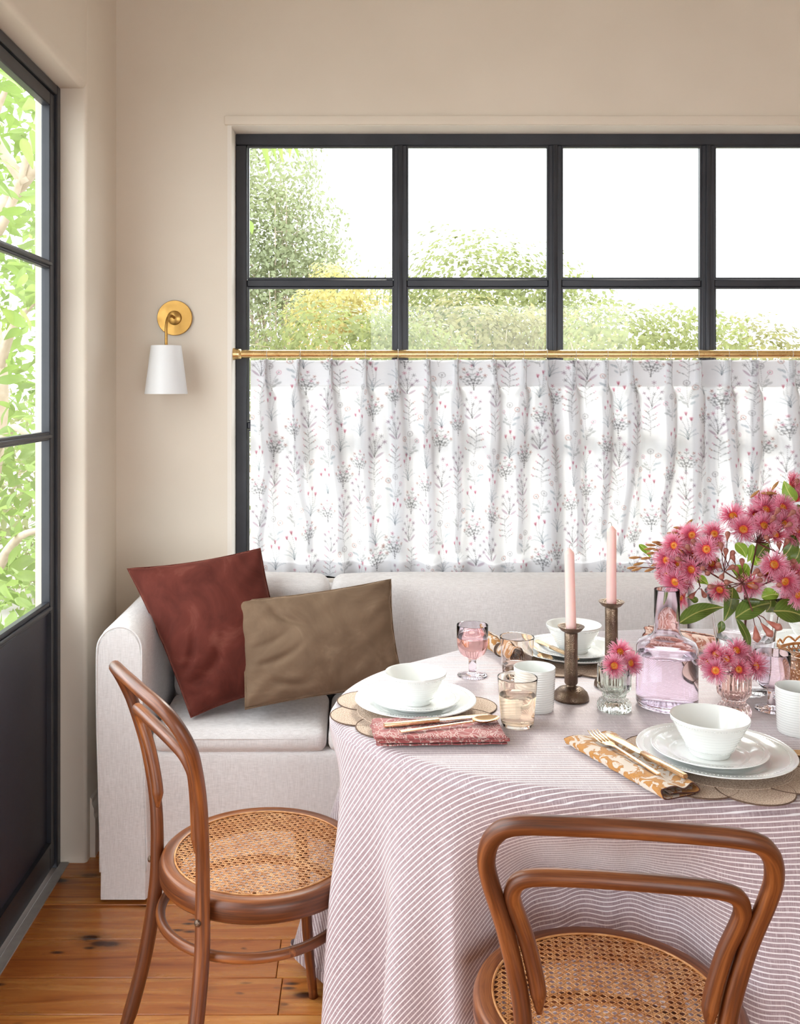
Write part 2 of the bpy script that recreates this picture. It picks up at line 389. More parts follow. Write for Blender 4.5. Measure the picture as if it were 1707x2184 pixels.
for z in mzs[1:-1]:
    for x0, x1 in zip(mxs[:-1], mxs[1:]):
        g = 0.0205 if x0 == mxs[0] else 0.023; h = 0.0205 if x1 == mxs[-1] else 0.023
        steel_bar((x0+g, FY0+0.006, z-0.0125), (x1-h, FY1-0.004, z+0.0125), 'muntin', win)
for x0, x1 in zip(mxs[:-1], mxs[1:]):
    for z1, z0 in zip(mzs[:-1], mzs[1:]):
        gm = MB().box((x0+0.012, 3.326, z0+0.010), (x1-0.012, 3.330, z1-0.010)).obj('pane', M['pane'], win, smooth=False)
# inner glazing beads round each light
for x0, x1 in zip(mxs[:-1], mxs[1:]):
    for z1, z0 in zip(mzs[:-1], mzs[1:]):
        a, b, c, d = x0+0.022, x1-0.022, z0+0.0135, z1-0.0135
        if z1 == mzs[0]: d = z1-0.0215
        if z0 == mzs[-1]: c = z0+0.0215
        gb = MB(); r = 0.006
        gb.box((a, FY0+0.004, c), (a+r, FY0+0.02, d)); gb.box((b-r, FY0+0.004, c), (b, FY0+0.02, d))
        gb.box((a+r, FY0+0.004, c), (b-r, FY0+0.02, c+r)); gb.box((a+r, FY0+0.004, d-r), (b-r, FY0+0.02, d))
        gb.obj('glazing_bead', M['steel'], win, smooth=False)

# ---------------------------------------------------------------- door_1 (steel, seen edge-on at the left)
door = struct(thing('door_1', 'd', 'door')); del door['category'], door['label']
DX0, DX1 = -0.932, -0.889
steel_bar((DX0, DY1-0.032, 0.0), (DX1, DY1-0.001, DZ), 'frame_side', door)
steel_bar((DX0, DY0, 0.0), (DX1, DY0+0.03, DZ), 'frame_side', door)
steel_bar((DX0, DY0+0.03, DZ-0.030), (DX1, DY1-0.032, DZ-0.001), 'frame_head', door)
sd = DY1-0.033
steel_bar((DX0+0.008, sd-0.040, 0.012), (DX1-0.008, sd, DZ-0.032), 'stile', door)
steel_bar((DX0+0.008, 1.62, 0.012), (DX1-0.008, 1.68, DZ-0.032), 'stile', door)
steel_bar((DX0+0.008, 1.68, DZ-0.072), (DX1-0.008, sd-0.040, DZ-0.032), 'rail_top', door)
steel_bar((DX0+0.008, 1.68, 0.012), (DX1-0.008, sd-0.040, 0.085), 'rail_bottom', door)
dz = [DZ-0.072, 1.772, 1.274, 0.776]
for z in dz[1:]:
    h = 0.0125 if z > 0.8 else 0.017
    b = steel_bar((DX0+0.012, 1.68, z-h), (DX1-0.010, sd-0.040, z+h), 'muntin', door)
    MB().rbox((DX1-0.010, 1.68, z-0.005), (DX1-0.001, sd-0.040, z+0.005), 0.002, 1).obj('muntin_bead', M['steel'], b)
for z1, z0 in zip(dz[:-1], dz[1:]):
    MB().box((-0.915, 1.675, z0+0.008), (-0.911, sd-0.036, z1-0.008)).obj('pane', M['pane'], door, smooth=False)
kp = MB().box((-0.922, 1.675, 0.08), (-0.905, sd-0.036, 0.762)).obj('kick_panel', M['kick'], door, smooth=False)
gb = MB()
for a, b in (((-0.905, sd-0.046, 0.085), (-0.892, sd-0.036, 0.760)), ((-0.905, 1.68, 0.085), (-0.892, sd-0.046, 0.097))): gb.box(a, b)
gb.obj('panel_bead', M['steel'], door, smooth=False)
st = MB(); st.rbox((LX-0.078, DY0, -0.02), (LX-0.052, DY1-0.002, 0.004), 0.001, 1)
struct(st.obj('trim_3', pm('aluminium_sill', (0.30, 0.28, 0.27, 1), (0.36, 0.34, 0.32, 1), 40, 0.5), smooth=False))

# ================================================================ WALL SCONCE
sc = thing('wall_sconce', 'brass wall sconce with a white tapered shade, on the wall left of the window', 'lamp', (-0.615, WY, 1.647))
bp = MB().lathe([(0, 0), (0.0575, 0), (0.0585, 0.003), (0.0585, 0.010), (0.0570, 0.0125), (0.025, 0.0135), (0.0245, 0.0125), (0.0235, 0.0125), (0.023, 0.0165), (0.0215, 0.018), (0, 0.0182)], 64)
bp.obj('backplate', M['brass'], sc, sharp=50, rot=(pi/2, 0, 0))
arm = catmull([(0, -0.015, 0), (-0.002, -0.05, 0.003), (-0.007, -0.083, -0.004), (-0.0095, -0.1, -0.03), (-0.0095, -0.103, -0.07), (-0.0095, -0.103, -0.112)], 8)
MB().tube(arm, 0.0048, 12).obj('arm', M['brass'], sc)
M['shade'] = thin_mat('white_shade', (0.86, 0.86, 0.87, 1), (0.88, 0.88, 0.88, 1), 4, 0.2, 0.4)
sh = MB().lathe([(0.0475, -0.098), (0.0485, -0.0965), (0.0685, -0.251), (0.0690, -0.2525), (0.0675, -0.2525), (0.0470, -0.0975), (0.0475, -0.098)], 64, (-0.0095, -0.103, 0))
sh.obj('lamp_shade', M['shade'], sc, sharp=60)
so_ = MB().lathe([(0, -0.107), (0.011, -0.107), (0.016, -0.114), (0.0165, -0.15), (0.0, -0.152)], 24, (-0.0095, -0.103, 0))
for k in range(3):
    a = 2*pi*k/3+0.4; so_.tube([(-0.0095, -0.103, -0.1105), (-0.0095+0.0475*math.cos(a), -0.103+0.0475*math.sin(a), -0.1015)], 0.0012, 6)
so_.obj('lamp_holder', M['brass'], sc)

# ================================================================ SOFA (built-in banquette sofa in a loose linen cover)
def cushion_box(x0, x1, y0, y1, z0, z1, r, puff=(0, 0, 0), nx=22, ny=14, nz=8, seed=0, wob=0.0):
    """rounded box with bulging faces: a cube grid pushed onto a rounded box"""
    bm = bmesh.new(); hx, hy, hz = (x1-x0)/2, (y1-y0)/2, (z1-z0)/2; c = Vector(((x0+x1)/2, (y0+y1)/2, (z0+z1)/2))
    V = {}; F = []; L = []
    def vid(i, j, k):
        if (i, j, k) not in V: V[(i, j, k)] = len(L); L.append((i, j, k))
        return V[(i, j, k)]
    for i in range(nx):
        for j in range(ny):
            F.append((vid(i, j, nz), vid(i+1, j, nz), vid(i+1, j+1, nz), vid(i, j+1, nz))); F.append((vid(i, j, 0), vid(i, j+1, 0), vid(i+1, j+1, 0), vid(i+1, j, 0)))
    for i in range(nx):
        for k in range(nz):
            F.append((vid(i, 0, k), vid(i+1, 0, k), vid(i+1, 0, k+1), vid(i, 0, k+1))); F.append((vid(i, ny, k), vid(i, ny, k+1), vid(i+1, ny, k+1), vid(i+1, ny, k)))
    for j in range(ny):
        for k in range(nz):
            F.append((vid(0, j, k), vid(0, j, k+1), vid(0, j+1, k+1), vid(0, j+1, k))); F.append((vid(nx, j, k), vid(nx, j+1, k), vid(nx, j+1, k+1), vid(nx, j, k+1)))
    def sp(t): # more samples near the ends
        return math.copysign(1-(1-abs(t))**1.5, t)
    out = []
    for i, j, k in L:
        u, v, w_ = sp(2*i/nx-1), sp(2*j/ny-1), sp(2*k/nz-1)
        p = Vector((u*hx, v*hy, w_*hz)); q = Vector((max(-hx+r, min(hx-r, p.x)), max(-hy+r, min(hy-r, p.y)), max(-hz+r, min(hz-r, p.z))))
        d = p-q
        if d.length > 1e-9: p = q+d.normalized()*r
        p.x += puff[0]*(u)*(1-v*v)*(1-w_*w_); p.y += puff[1]*v*(1-u*u)*(1-w_*w_); p.z += puff[2]*w_*(1-u**4)*(1-v**4)
        if wob:
            p.x += wob*math.sin(9*p.z+3*p.y+seed)*0.7; p.y += wob*math.sin(11*p.x+2*p.z+seed); p.z += wob*0.6*math.sin(8*p.x+5*p.y+seed*2)
        out.append(p+c)
    return MB().add(out, F)
sofa = thing('sofa', 'off-white linen slipcovered sofa with a low back, standing along the window wall', 'sofa', (0, 2.63, 0))
def sob(mb, name, **kw):
    o = mb.obj(name, M['linen'], sofa, **kw); o.location = (0, -2.63, 0); return o
SX0, SXR = -0.722, 2.25
# skirted base with soft drapes
bs = cushion_box(SX0+0.004, SXR, 2.655, 3.18, 0.012, 0.408, 0.012, (0, 0.004, 0), 60, 10, 14, 2, 0.003); sob(bs, 'skirt')
# arm: rounded top, rises toward the back
na, nl = 26, 24; G = np.zeros((nl, na+1, 3)); hw = 0.066
for i in range(nl):
    t = i/(nl-1); y = 2.632+t*(3.165-2.632)
    zt = 0.762+0.012*t; wdt = hw*(1-0.04*t)
    for k in range(na+1):
        a = pi*k/na if False else None
        s_ = k/na
        # outline: up the outer face, over the round top, down the inner face
        if s_ < 0.35: x = -wdt; z = 0.012+(zt-wdt-0.012)*(s_/0.35)
        elif s_ > 0.65: x = wdt+0.014*((1-s_)/0.35)*0+0.0; z = 0.012+(zt-wdt-0.012)*((1-s_)/0.35)
        else:
            b = (s_-0.35)/0.3*pi; x = -wdt*math.cos(b); z = zt-wdt+wdt*math.sin(b)
        x += 0.0035*math.sin(7*z+5*y)+0.010*(1-sm(np.array(z/0.72)))*(1 if x > 0 else 0.4)
        rr = 0.018; ins = max(0, rr-(y-2.632)); sh_ = 1-0.12*(ins/rr)**2
        G[i, k] = (SX0+0.066+x*sh_, y, zt-(zt-z)*1.0-(0.010*(ins/rr)**2 if z > zt-0.1 else 0))
ab = MB().grid(G); ab.f.append(tuple(range(na+1))[::-1]); ab.f.append(tuple((nl-1)*(na+1)+k for k in range(na+1)))
armo = sob(ab, 'arm', sharp=60)
pp = [tuple(Vector(G[1, k])+Vector((0, -0.006, 0))) for k in range(na+1)]
pp = [(SX0+0.066+(p[0]-SX0-0.066)*0.93, 2.634, p[2]-(0.004 if p[2] > 0.7 else 0)) for p in pp if p[2] > 0.03]
pi_ = MB().tube(catmull(pp, 3), 0.0032, 6).obj('piping', M['linen'], armo)
# back slab and its loose cushions, seat cushions
sob(cushion_box(SX0+0.01, SXR, 3.085, 3.185, 0.35, 0.775, 0.03, nx=40), 'back')
sob(cushion_box(-0.575, -0.094, 2.955, 3.095, 0.455, 0.822, 0.036, (0.0, 0.018, 0.006), 26, 10, 18, 1, 0.0018), 'back_cushion')
sob(cushion_box(-0.088, 1.02, 2.955, 3.095, 0.455, 0.822, 0.036, (0.0, 0.018, 0.006), 44, 10, 18, 5, 0.0018), 'back_cushion')
sob(cushion_box(1.026, 2.2, 2.955, 3.095, 0.455, 0.822, 0.036, (0.0, 0.018, 0.006), 44, 10, 18, 9, 0.0018), 'back_cushion')
for x0, x1, sd_ in ((-0.575, -0.092, 3), (-0.086, 1.02, 6), (1.026, 2.2, 8)):
    c = sob(cushion_box(x0, x1, 2.648, 2.985, 0.406, 0.470, 0.024, (0.0, 0.004, 0.012), 30 if x1 < 0 else 44, 22, 8, sd_, 0.0015), 'seat_cushion')
    z = 0.447; pt = [(x0+0.0125, 2.6605, z), (x0+0.018, 2.654, z), (x0+0.03, 2.6495, z), (x0+0.06, 2.6470, z), ((x0+x1)/2, 2.6445, z+0.001), (x1-0.06, 2.6470, z), (x1-0.03, 2.6495, z), (x1-0.018, 2.654, z), (x1-0.0125, 2.6605, z)]
    pb = MB().tube(pt, 0.0026, 6).obj('piping', M['linen'], c)

# ================================================================ PILLOWS
def pillow(name, label, mat, tl, tr, br, bl, thick, side, seed, nu=72, nv=60, crease=()):
    """four corners, filled and puffed; side = direction the front face looks"""
    C = [Vector(p) for p in (tl, tr, br, bl)]; ctr = sum(C, Vector())/4
    nrm = (C[1]-C[0]).cross(C[3]-C[0]).normalized()
    if nrm.dot(Vector(side)) < 0: nrm = -nrm
    ph = np.random.default_rng(seed).uniform(0, 6.28, 12)
    root = thing(name, label, 'cushion', ctr)
    mb = MB(); faces = []
    for sgn in (1, -1):
        G = np.zeros((nu+1, nv+1, 3))
        for i in range(nu+1):
            for j in range(nv+1):
                u, v = i/nu, j/nv; a, b = 2*u-1, 2*v-1
                # edges draw in between the corners
                uu = 0.5+0.5*a*(1-0.055*(1-b*b)); vv = 0.5+0.5*b*(1-0.055*(1-a*a))
                p = lerp(lerp(C[0], C[1], uu), lerp(C[3], C[2], uu), vv)
                h = (max(0, 1-a*a)**0.5)*(max(0, 1-b*b)**0.5)
                fold = 0
                for (cu, cv, du, dv, ln, wd, am) in crease:
                    x, y = u-cu, v-cv; l = x*du+y*dv; q = -x*dv+y*du+0.25*l*l/ln
                    fold += am*math.exp(-(l/ln)**2)*math.exp(-(q/wd)**2)
                wr = 0.0035*math.sin(8*u+5*v+ph[0])*math.sin(6*v-4*u+ph[1])+0.0018*math.sin(21*u+9*v+ph[2])*math.sin(15*v-11*u+ph[3])
                edge = (1-h)*0.003*math.sin(30*(u+v)+ph[4])
                G[i, j] = p - ctr + nrm*(sgn*(h*(thick/2)+0.0015)+(fold*h if sgn > 0 else 0)+wr*min(1, h*1.5)+edge)
        t = MB().grid(G); mb.add(t.v, t.f, t.v)
    me = mb.mesh(name+'_cover')
    bm = bmesh.new(); bm.from_mesh(me); bmesh.ops.remove_doubles(bm, verts=bm.verts, dist=0.0036); bmesh.ops.recalc_face_normals(bm, faces=bm.faces); bm.to_mesh(me); bm.free()
    me.polygons.foreach_set('use_smooth', [True]*len(me.polygons))
    obj('cover', me, mat, root)
    ring = []
    for u0, v0, u1, v1 in ((0, 0, 1, 0), (1, 0, 1, 1), (1, 1, 0, 1), (0, 1, 0, 0)):
        for k in range(16):
            t = k/16; u, v = lerp(u0, u1, t), lerp(v0, v1, t); a, b = 2*u-1, 2*v-1
            uu = 0.5+0.5*a*(1-0.055*(1-b*b)); vv = 0.5+0.5*b*(1-0.055*(1-a*a))
            ring.append(lerp(lerp(C[0], C[1], uu), lerp(C[3], C[2], uu), vv)-ctr)
    MB().tube(ring, 0.0028, 6, closed=True).obj('piping', mat, root)
    return root
pillow('scatter_cushion', 'rust red velvet square cushion propped in the sofa corner', M['rust'],
       at(272, 1213, 2.875), at(555, 1170, 2.895), at(630, 1462, 2.79), at(408, 1530, 2.70), 0.215, (0, -1, 0.3), 3,
       crease=((0.16, 0.72, 0.8, -0.5, 0.16, 0.03, -0.026), (0.24, 0.82, 0.9, -0.2, 0.2, 0.035, -0.032), (0.10, 0.5, 0.6, -0.8, 0.12, 0.03, -0.012), (0.12, 0.90, 0.9, 0.1, 0.10, 0.03, -0.02), (0.45, 0.8, 0.3, 0.9, 0.14, 0.03, -0.010)))
pillow('lumbar_cushion', 'taupe brown velvet oblong cushion leaning on the rust red one', M['taupe'],
       at(497, 1283, 2.77), at(834, 1236, 2.86), at(862, 1462, 2.76), at(523, 1512, 2.675), 0.15, (0, -1, 0.3), 8,
       crease=((0.26, 0.20, 0.55, 0.84, 0.16, 0.028, -0.018), (0.2, 0.62, 0.9, -0.3, 0.16, 0.03, -0.013), (0.18, 0.45, 0.9, -0.4, 0.14, 0.03, -0.010), (0.22, 0.84, 0.8, 0.5, 0.12, 0.03, -0.016)))

# ================================================================ CURTAIN ROD AND CURTAIN
ROD_Y, ROD_Z = 3.245, 1.5285
rod = thing('curtain_rod', 'brass tension rod across the window, with a flared end cap', 'curtain rod', (WX0, ROD_Y, ROD_Z))
tb = MB().lathe([(0, 0.0), (0.0135, 0.0), (0.0135, WX1-WX0-0.03), (0, WX1-WX0-0.03)], 28); tb.obj('pole', M['rodbrass'], rod, sharp=50, rot=(0, pi/2, 0), loc=(0.012, 0, 0))
MB().lathe([(0, 0.001), (0.0205, 0.001), (0.0205, 0.004), (0.0175, 0.018), (0.0165, 0.028), (0.0138, 0.030), (0, 0.030)], 32).obj('end_cap', M['rodbrass'], rod, sharp=50, rot=(0, pi/2, 0))
MB().lathe([(0, 0.001), (0.0205, 0.001), (0.0205, 0.004), (0.0175, 0.018), (0.0165, 0.028), (0.0138, 0.030), (0, 0.030)], 32).obj('end_cap', M['rodbrass'], rod, sharp=50, rot=(0, -pi/2, 0), loc=(WX1-WX0, 0, 0))

PX = [568, 640, 708, 780, 850, 912, 978, 1055, 1120, 1170, 1232, 1300, 1350, 1435, 1495, 1560, 1620, 1697]
PL = [(p-CX)*3.215/F_PX for p in PX]
while PL[-1] < 2.05: PL.append(PL[-1]+0.108)
CX0, CX1, CZ1, CZ0 = (534-CX)*3.235/F_PX, 2.2, 1.510, 0.772
NU, NV = 1250, 270
# spacing finer in the part that the photograph shows
xs = np.concatenate([np.linspace(CX0, 1.52, NU-150, endpoint=False), np.linspace(1.52, CX1, 150)])
zs = np.linspace(0, 1, NV)               # 0 top, 1 hem
X, T = np.meshgrid(xs, zs, indexing='ij'); Hc = CZ1-CZ0; D = T*Hc
dy = np.zeros_like(X); fab = X.copy(); dxs = np.zeros_like(X)
cr = np.random.default_rng(11)
for i, p in enumerate(PL):
    ph = cr.uniform(-1, 1); drift = cr.uniform(-0.028, 0.028); lean = cr.uniform(-0.006, 0.006)
    g = sm((D-0.075)/0.06)                       # 0 in the heading, 1 below
    fade = 1-0.55*sm((D-0.25)/0.4)
    wd = 0.0055+0.0195*g+0.008*sm((D-0.2)/0.4)
    c = p+lean*D/0.08*(D < 0.08)+lean*(D >= 0.08)+drift*sm((D-0.1)/0.6)+0.004*np.sin(9*D+ph*3)
    q = (X-c)/wd
    b = np.exp(-np.abs(q)**(3.0))
    dy -= b*(0.036+0.008*g)*(1-0.35*sm((D-0.1)/0.5))*fade
    side = cr.choice([-1, 1])
    dy += np.exp(-((X-c-side*0.034)/0.016)**2)*0.008*g*fade
    fab += 0.052*(0.5+0.5*np.tanh((X-c)/(wd*0.9)))
dy += 0.006*np.sin(2*pi*X/0.19+1.3*np.sin(3*X)+2.0*D)*sm((D-0.1)/0.25)+0.007*np.sin(2*pi*X/0.11+4*np.sin(1.7*X)+3.1*D)*sm((D-0.2)/0.5)
dy += 0.0012*np.sin(60*X+40*D)*np.sin(35*X-70*D)
hem = 0.006*np.sin(2*pi*X/0.23+1.0)+0.004*np.sin(2*pi*X/0.107)
Z = CZ1-D-hem*T-0.0025*np.exp(-((D)/0.01)**2)*np.abs(np.sin((X-PL[0])/0.108*pi))
CY = 3.243
# print: sprigs of meadow flowers, painted per vertex as flat print on the cloth
base = np.ones((NU, NV, 3))*np.array([0.76, 0.76, 0.785])
inkmul = np.ones((NU, NV, 3))
pal = dict(st=(0.30, 0.29, 0.30), le=(0.38, 0.40, 0.40), pk=(0.72, 0.22, 0.36), pl=(0.42, 0.24, 0.36), or_=(0.60, 0.28, 0.22), gy=(0.42, 0.40, 0.42), bl=(0.40, 0.47, 0.52), ye=(0.66, 0.62, 0.36))
def sprig(kind, rng):
    """list of (x, y, radius, colour) dots and strokes, about 0.09 tall, root at 0,0"""
    e = []
    def stroke(p, q, bend, w_, col, n=14):
        for t in np.linspace(0, 1, n): e.append((p[0]+(q[0]-p[0])*t-bend*(q[1]-p[1])*4*t*(1-t)*0.25, p[1]+(q[1]-p[1])*t+bend*(q[0]-p[0])*t*(1-t), w_, 1, 0, col))
    def leaf(x, y, l, w_, ang, col): e.append((x, y, w_, l/w_, ang, col))
    def star(x, y, r, k, col, mid=None):
        a0 = rng.uniform(0, 6)
        for i in range(k): a = a0+2*pi*i/k; e.append((x+0.6*r*math.cos(a), y+0.6*r*math.sin(a), r*0.22, 2.2, a, col))
        e.append((x, y, r*0.28, 1, 0, mid or col))
    def ringf(x, y, r, col):
        for a in np.linspace(0, 2*pi, 13)[:-1]: e.append((x+r*math.cos(a), y+r*math.sin(a), r*0.26, 1, 0, col))
        e.append((x, y, r*0.45, 1, 0, 'gy'))
    if kind == 0:    # three round daisies
        for x, y, r, c in ((0, 0.078, 0.0085, 'gy'), (0.022, 0.062, 0.0075, 'or_'), (-0.022, 0.056, 0.006, 'pk')):
            stroke((0, 0), (x, y), 0.25*np.sign(x), 0.0009, 'st'); ringf(x, y, r, c)
        for x, y, a in ((0.014, 0.03, 0.9), (0.024, 0.034, 0.5), (-0.014, 0.03, 2.2), (-0.02, 0.022, 2.7), (0.012, 0.012, 0.7), (-0.008, 0.014, 2.4)): leaf(x, y, 0.0075, 0.0036, a, 'bl' if x > 0 else 'le')
    elif kind == 1:  # star flowers
        for x, y, c in ((0, 0.092, 'pl'), (-0.014, 0.07, 'gy'), (0.012, 0.074, 'pk'), (0.024, 0.06, 'pl'), (-0.024, 0.052, 'pl'), (0.004, 0.052, 'gy'), (0.022, 0.036, 'gy'), (-0.012, 0.036, 'pl')):
            stroke((0, 0.004), (x, y), 0.2*np.sign(x), 0.0008, 'st'); star(x, y, 0.0068, 6, c)
        leaf(-0.014, 0.010, 0.014, 0.0034, 2.4, 'pl'); leaf(0.014, 0.010, 0.014, 0.0034, 0.7, 'pl')
    elif kind == 2:  # tulips over blades
        for x, y in ((0, 0.085), (-0.012, 0.066), (0.014, 0.07)):
            stroke((0, 0), (x, y), 0.2, 0.0009, 'st')
            for d in (-0.6, 0, 0.6): leaf(x+0.0022*d, y+0.002, 0.0065, 0.0024, pi/2-d*0.6, 'pk')
        for k in range(6):
            a = 0.45+k*0.45; stroke((0, 0), (0.032*math.cos(a), 0.036*abs(math.sin(a))+0.004), 0.5*np.sign(math.cos(a)), 0.0011, 'bl')
    elif kind == 3:  # berry branch
        stroke((0, 0), (0.004, 0.095), 0.15, 0.0010, 'st', 22)
        for k in range(8):
            y = 0.012+k*0.0100+rng.uniform(-.003, .003); s_ = (-1)**k; x = s_*(0.024-0.0018*k+rng.uniform(-.005, .003))
            stroke((0.002, y), (x, y+0.012), 0.3*s_, 0.0007, 'st', 8); leaf(x*0.6, y+0.009, 0.0035, 0.0018, 0.7 if s_ > 0 else 2.4, 'le')
            for d in (0, 0.004): e.append((x+d*s_, y+0.012+d, 0.0024, 1, 0, 'pk' if k % 3 else 'or_'))
    else:            # dark leafy shrub with small roses
        for x, y in ((0, 0.08), (-0.02, 0.066), (0.02, 0.07), (-0.03, 0.045), (0.03, 0.046), (-0.012, 0.05), (0.012, 0.052)):
            stroke((0, 0), (x, y), 0.3*np.sign(x), 0.0011, 'st')
            for t in (0.45, 0.65, 0.85):
                for s_ in (-1, 1): leaf(x*t+0.004*s_, y*t, 0.0048, 0.0022, pi/2-s_*0.9, 'st' if t < 0.6 else 'le')
            star(x, y, 0.0048, 5, 'or_' if abs(x) > 0.015 else 'pk')
    return e
fab0, fab1 = fab.min(), fab.max(); Vz = CZ0-0.02+(1-T)*0+D*0+(CZ1-D-CZ0+0.02)
PW, PH = 0.083, 0.100
row_fab = fab[:, NV//2]
for ci in range(int((fab1-fab0)/PW)+2):
    for rj in range(-1, 9):
        sr = np.random.default_rng(1000+(ci % 6)*17+rj)
        cx_ = fab0+(ci+0.5)*PW+sr.uniform(-0.008, 0.008); cz_ = CZ0-0.03+rj*PH+(0.5*PH if ci % 2 else 0)+sr.uniform(-0.016, 0.016)
        kind = (ci*2+rj*3) % 5; flip = -1 if (ci+rj) % 2 else 1; sc_ = sr.uniform(0.9, 1.08)
        i0 = np.searchsorted(row_fab, cx_-0.085); i1 = np.searchsorted(row_fab, cx_+0.085)
        k1 = int(np.clip((CZ1-(cz_-0.01))/Hc*(NV-1)+2, 0, NV)); k0 = int(np.clip((CZ1-(cz_+0.115))/Hc*(NV-1)-2, 0, NV))
        if i1-i0 < 2 or k1-k0 < 2: continue
        U0 = fab[i0:i1, k0:k1]-cx_; W0 = (CZ1-D[i0:i1, k0:k1])-cz_; ra = sr.uniform(-0.16, 0.16)
        U = (U0*math.cos(ra)+W0*math.sin(ra))*flip/sc_/1.3; W_ = (W0*math.cos(ra)-U0*math.sin(ra))/sc_
        sub = inkmul[i0:i1, k0:k1]
        for (ex, ey, r, asp, ang, col) in sprig(kind, sr):
            x, y = U-ex, W_-ey; ca, sa = math.cos(ang), math.sin(ang); a = (x*ca+y*sa)/asp; b = -x*sa+y*ca
            d = np.sqrt(a*a+b*b); rr = max(r, 0.0016); cov = np.clip((rr*1.25-d)/(rr*0.5), 0, 1)*(0.85 if r >= 0.0016 else 0.72)
            sub *= 1-cov[..., None]*(1-np.array(pal[col]))*0.75
inkmul = np.clip(inkmul, 0.16, 1)
def curtain_mat():
    t = NT('printed_voile'); at_ = t.node('ShaderNodeAttribute', attribute_name='print').outputs['Color']
    sl_ = t.noise(t.coord('Object', (30, 30, 520)), 1.0, 3)
    col = t.mix(t.math('MULTIPLY', t.ramp(sl_, [(0.45, 0.0), (0.75, 1.0)]), 0.18), at_, (0.66, 0.66, 0.70, 1))
    t.set(color=col, rough=0.9, sheen=0.1); tl = t.node('ShaderNodeBsdfTranslucent'); t.link(col, tl.inputs[0])
    mx = t.node('ShaderNodeMixShader'); mx.inputs[0].default_value = 0.27; t.link(t.b.outputs[0], mx.inputs[1]); t.link(tl.outputs[0], mx.inputs[2])
    tp = t.node('ShaderNodeBsdfTransparent'); m2 = t.node('ShaderNodeMixShader'); m2.inputs[0].default_value = 0.05
    t.link(mx.outputs[0], m2.inputs[1]); t.link(tp.outputs[0], m2.inputs[2]); t.link(m2.outputs[0], t.out.inputs[0]); return t.m
M['voile'] = curtain_mat()
cur = thing('cafe_curtain', 'white cafe curtain printed with meadow flowers, pinch pleated on the brass rod', 'curtain', (CX0, CY, CZ0))
def cloth_grid(name, Xg, Yg, Zg, colr, parent, mat):
    nu, nv = Xg.shape; me = bpy.data.meshes.new(name)
    co = np.stack([Xg, Yg, Zg], -1).reshape(-1, 3).astype(np.float32)
    idx = np.arange(nu*nv).reshape(nu, nv); q = np.stack([idx[:-1, :-1], idx[1:, :-1], idx[1:, 1:], idx[:-1, 1:]], -1).reshape(-1, 4)
    me.vertices.add(len(co)); me.vertices.foreach_set('co', co.ravel())
    me.loops.add(q.size); me.loops.foreach_set('vertex_index', q.ravel().astype(np.int32))
    me.polygons.add(len(q)); me.polygons.foreach_set('loop_start', np.arange(0, q.size, 4, dtype=np.int32))
    me.update(calc_edges=True); me.validate(); me.polygons.foreach_set('use_smooth', [True]*len(q))
    if colr is not None:
        a = me.attributes.new('print', 'FLOAT_COLOR', 'POINT'); c4 = np.ones((nu*nv, 4), np.float32); c4[:, :3] = colr.reshape(-1, 3); a.data.foreach_set('color', c4.ravel())
    return obj(name, me, mat, parent)
Yc = CY+dy
L = (-CX0, -CY, -CZ0)
o = cloth_grid('panel', X, Yc, Z, base*inkmul, cur, M['voile']); o.location = L
hk = int(0.092/Hc*NV); s2 = slice(None, None, 3)
o = cloth_grid('heading_band', X[s2, :hk], Yc[s2, :hk]+0.004, Z[s2, :hk]-0.001, base[s2, :hk], cur, M['voile']); o.location = L
hm = NV-int(0.062/Hc*NV)
o = cloth_grid('hem_band', X[s2, hm:], Yc[s2, hm:]+0.004, Z[s2, hm:]+0.001, base[s2, hm:], cur, M['voile']); o.location = L
fx = np.linspace(-1, 1, 9); fd_ = np.linspace(0, 0.64, 110)
for p in PL:
    # the cloth folded inside each pinch pleat
    i_ = int(np.argmin(np.abs(xs-p))); k_ = np.clip((fd_/Hc*(NV-1)).astype(int), 0, NV-1)
    cxl = np.empty(len(fd_)); 
    for q, kk in enumerate(k_):
        a_, b_ = np.searchsorted(xs, p-0.035), np.searchsorted(xs, p+0.035); cxl[q] = xs[a_+int(np.argmin(dy[a_:b_, kk]))]
    cxl = np.convolve(np.pad(cxl, 4, 'edge'), np.ones(9)/9, 'valid')
    hw_ = 0.0045+0.015*sm((fd_-0.075)/0.06)*(1-0.55*sm((fd_-0.16)/0.4))
    Xg = cxl[None, :]+fx[:, None]*hw_[None, :]
    Yg = np.array([[dy[min(NU-1, np.searchsorted(xs, Xg[a, b])), k_[b]] for b in range(len(fd_))] for a in range(len(fx))])+CY+0.006
    Zg = np.repeat((CZ1-0.003-fd_)[None, :], len(fx), 0)
    o = cloth_grid('pleat_fold', Xg, Yg, Zg, np.ones((len(fx), len(fd_), 3))*0.80, cur, M['voile']); o.location = L
    o = cloth_grid('pleat_fold', cxl[None, :]+fx[:, None]*hw_[None, :]*0.7, Yg+0.006, Zg, np.ones((len(fx), len(fd_), 3))*0.78, cur, M['voile']); o.location = L
hook = None
for p in PL:
    if hook is None:
        pts = [(0, 0.0165*math.cos(a)*1.0, 0.0165*math.sin(a)) for a in np.linspace(-pi/2-0.5, 1.5*pi-0.9, 22)]
        hk_m = MB().tube(pts, 0.0009, 6).tube([(0, -0.006, -0.0155), (0, -0.016, -0.022), (0, -0.018, -0.034)], 0.0009, 6)
        hook = hk_m.mesh('curtain_hook')
    obj('curtain_hook', hook, M['steelwire'], cur, (p-CX0, ROD_Y-CY, ROD_Z-CZ0))
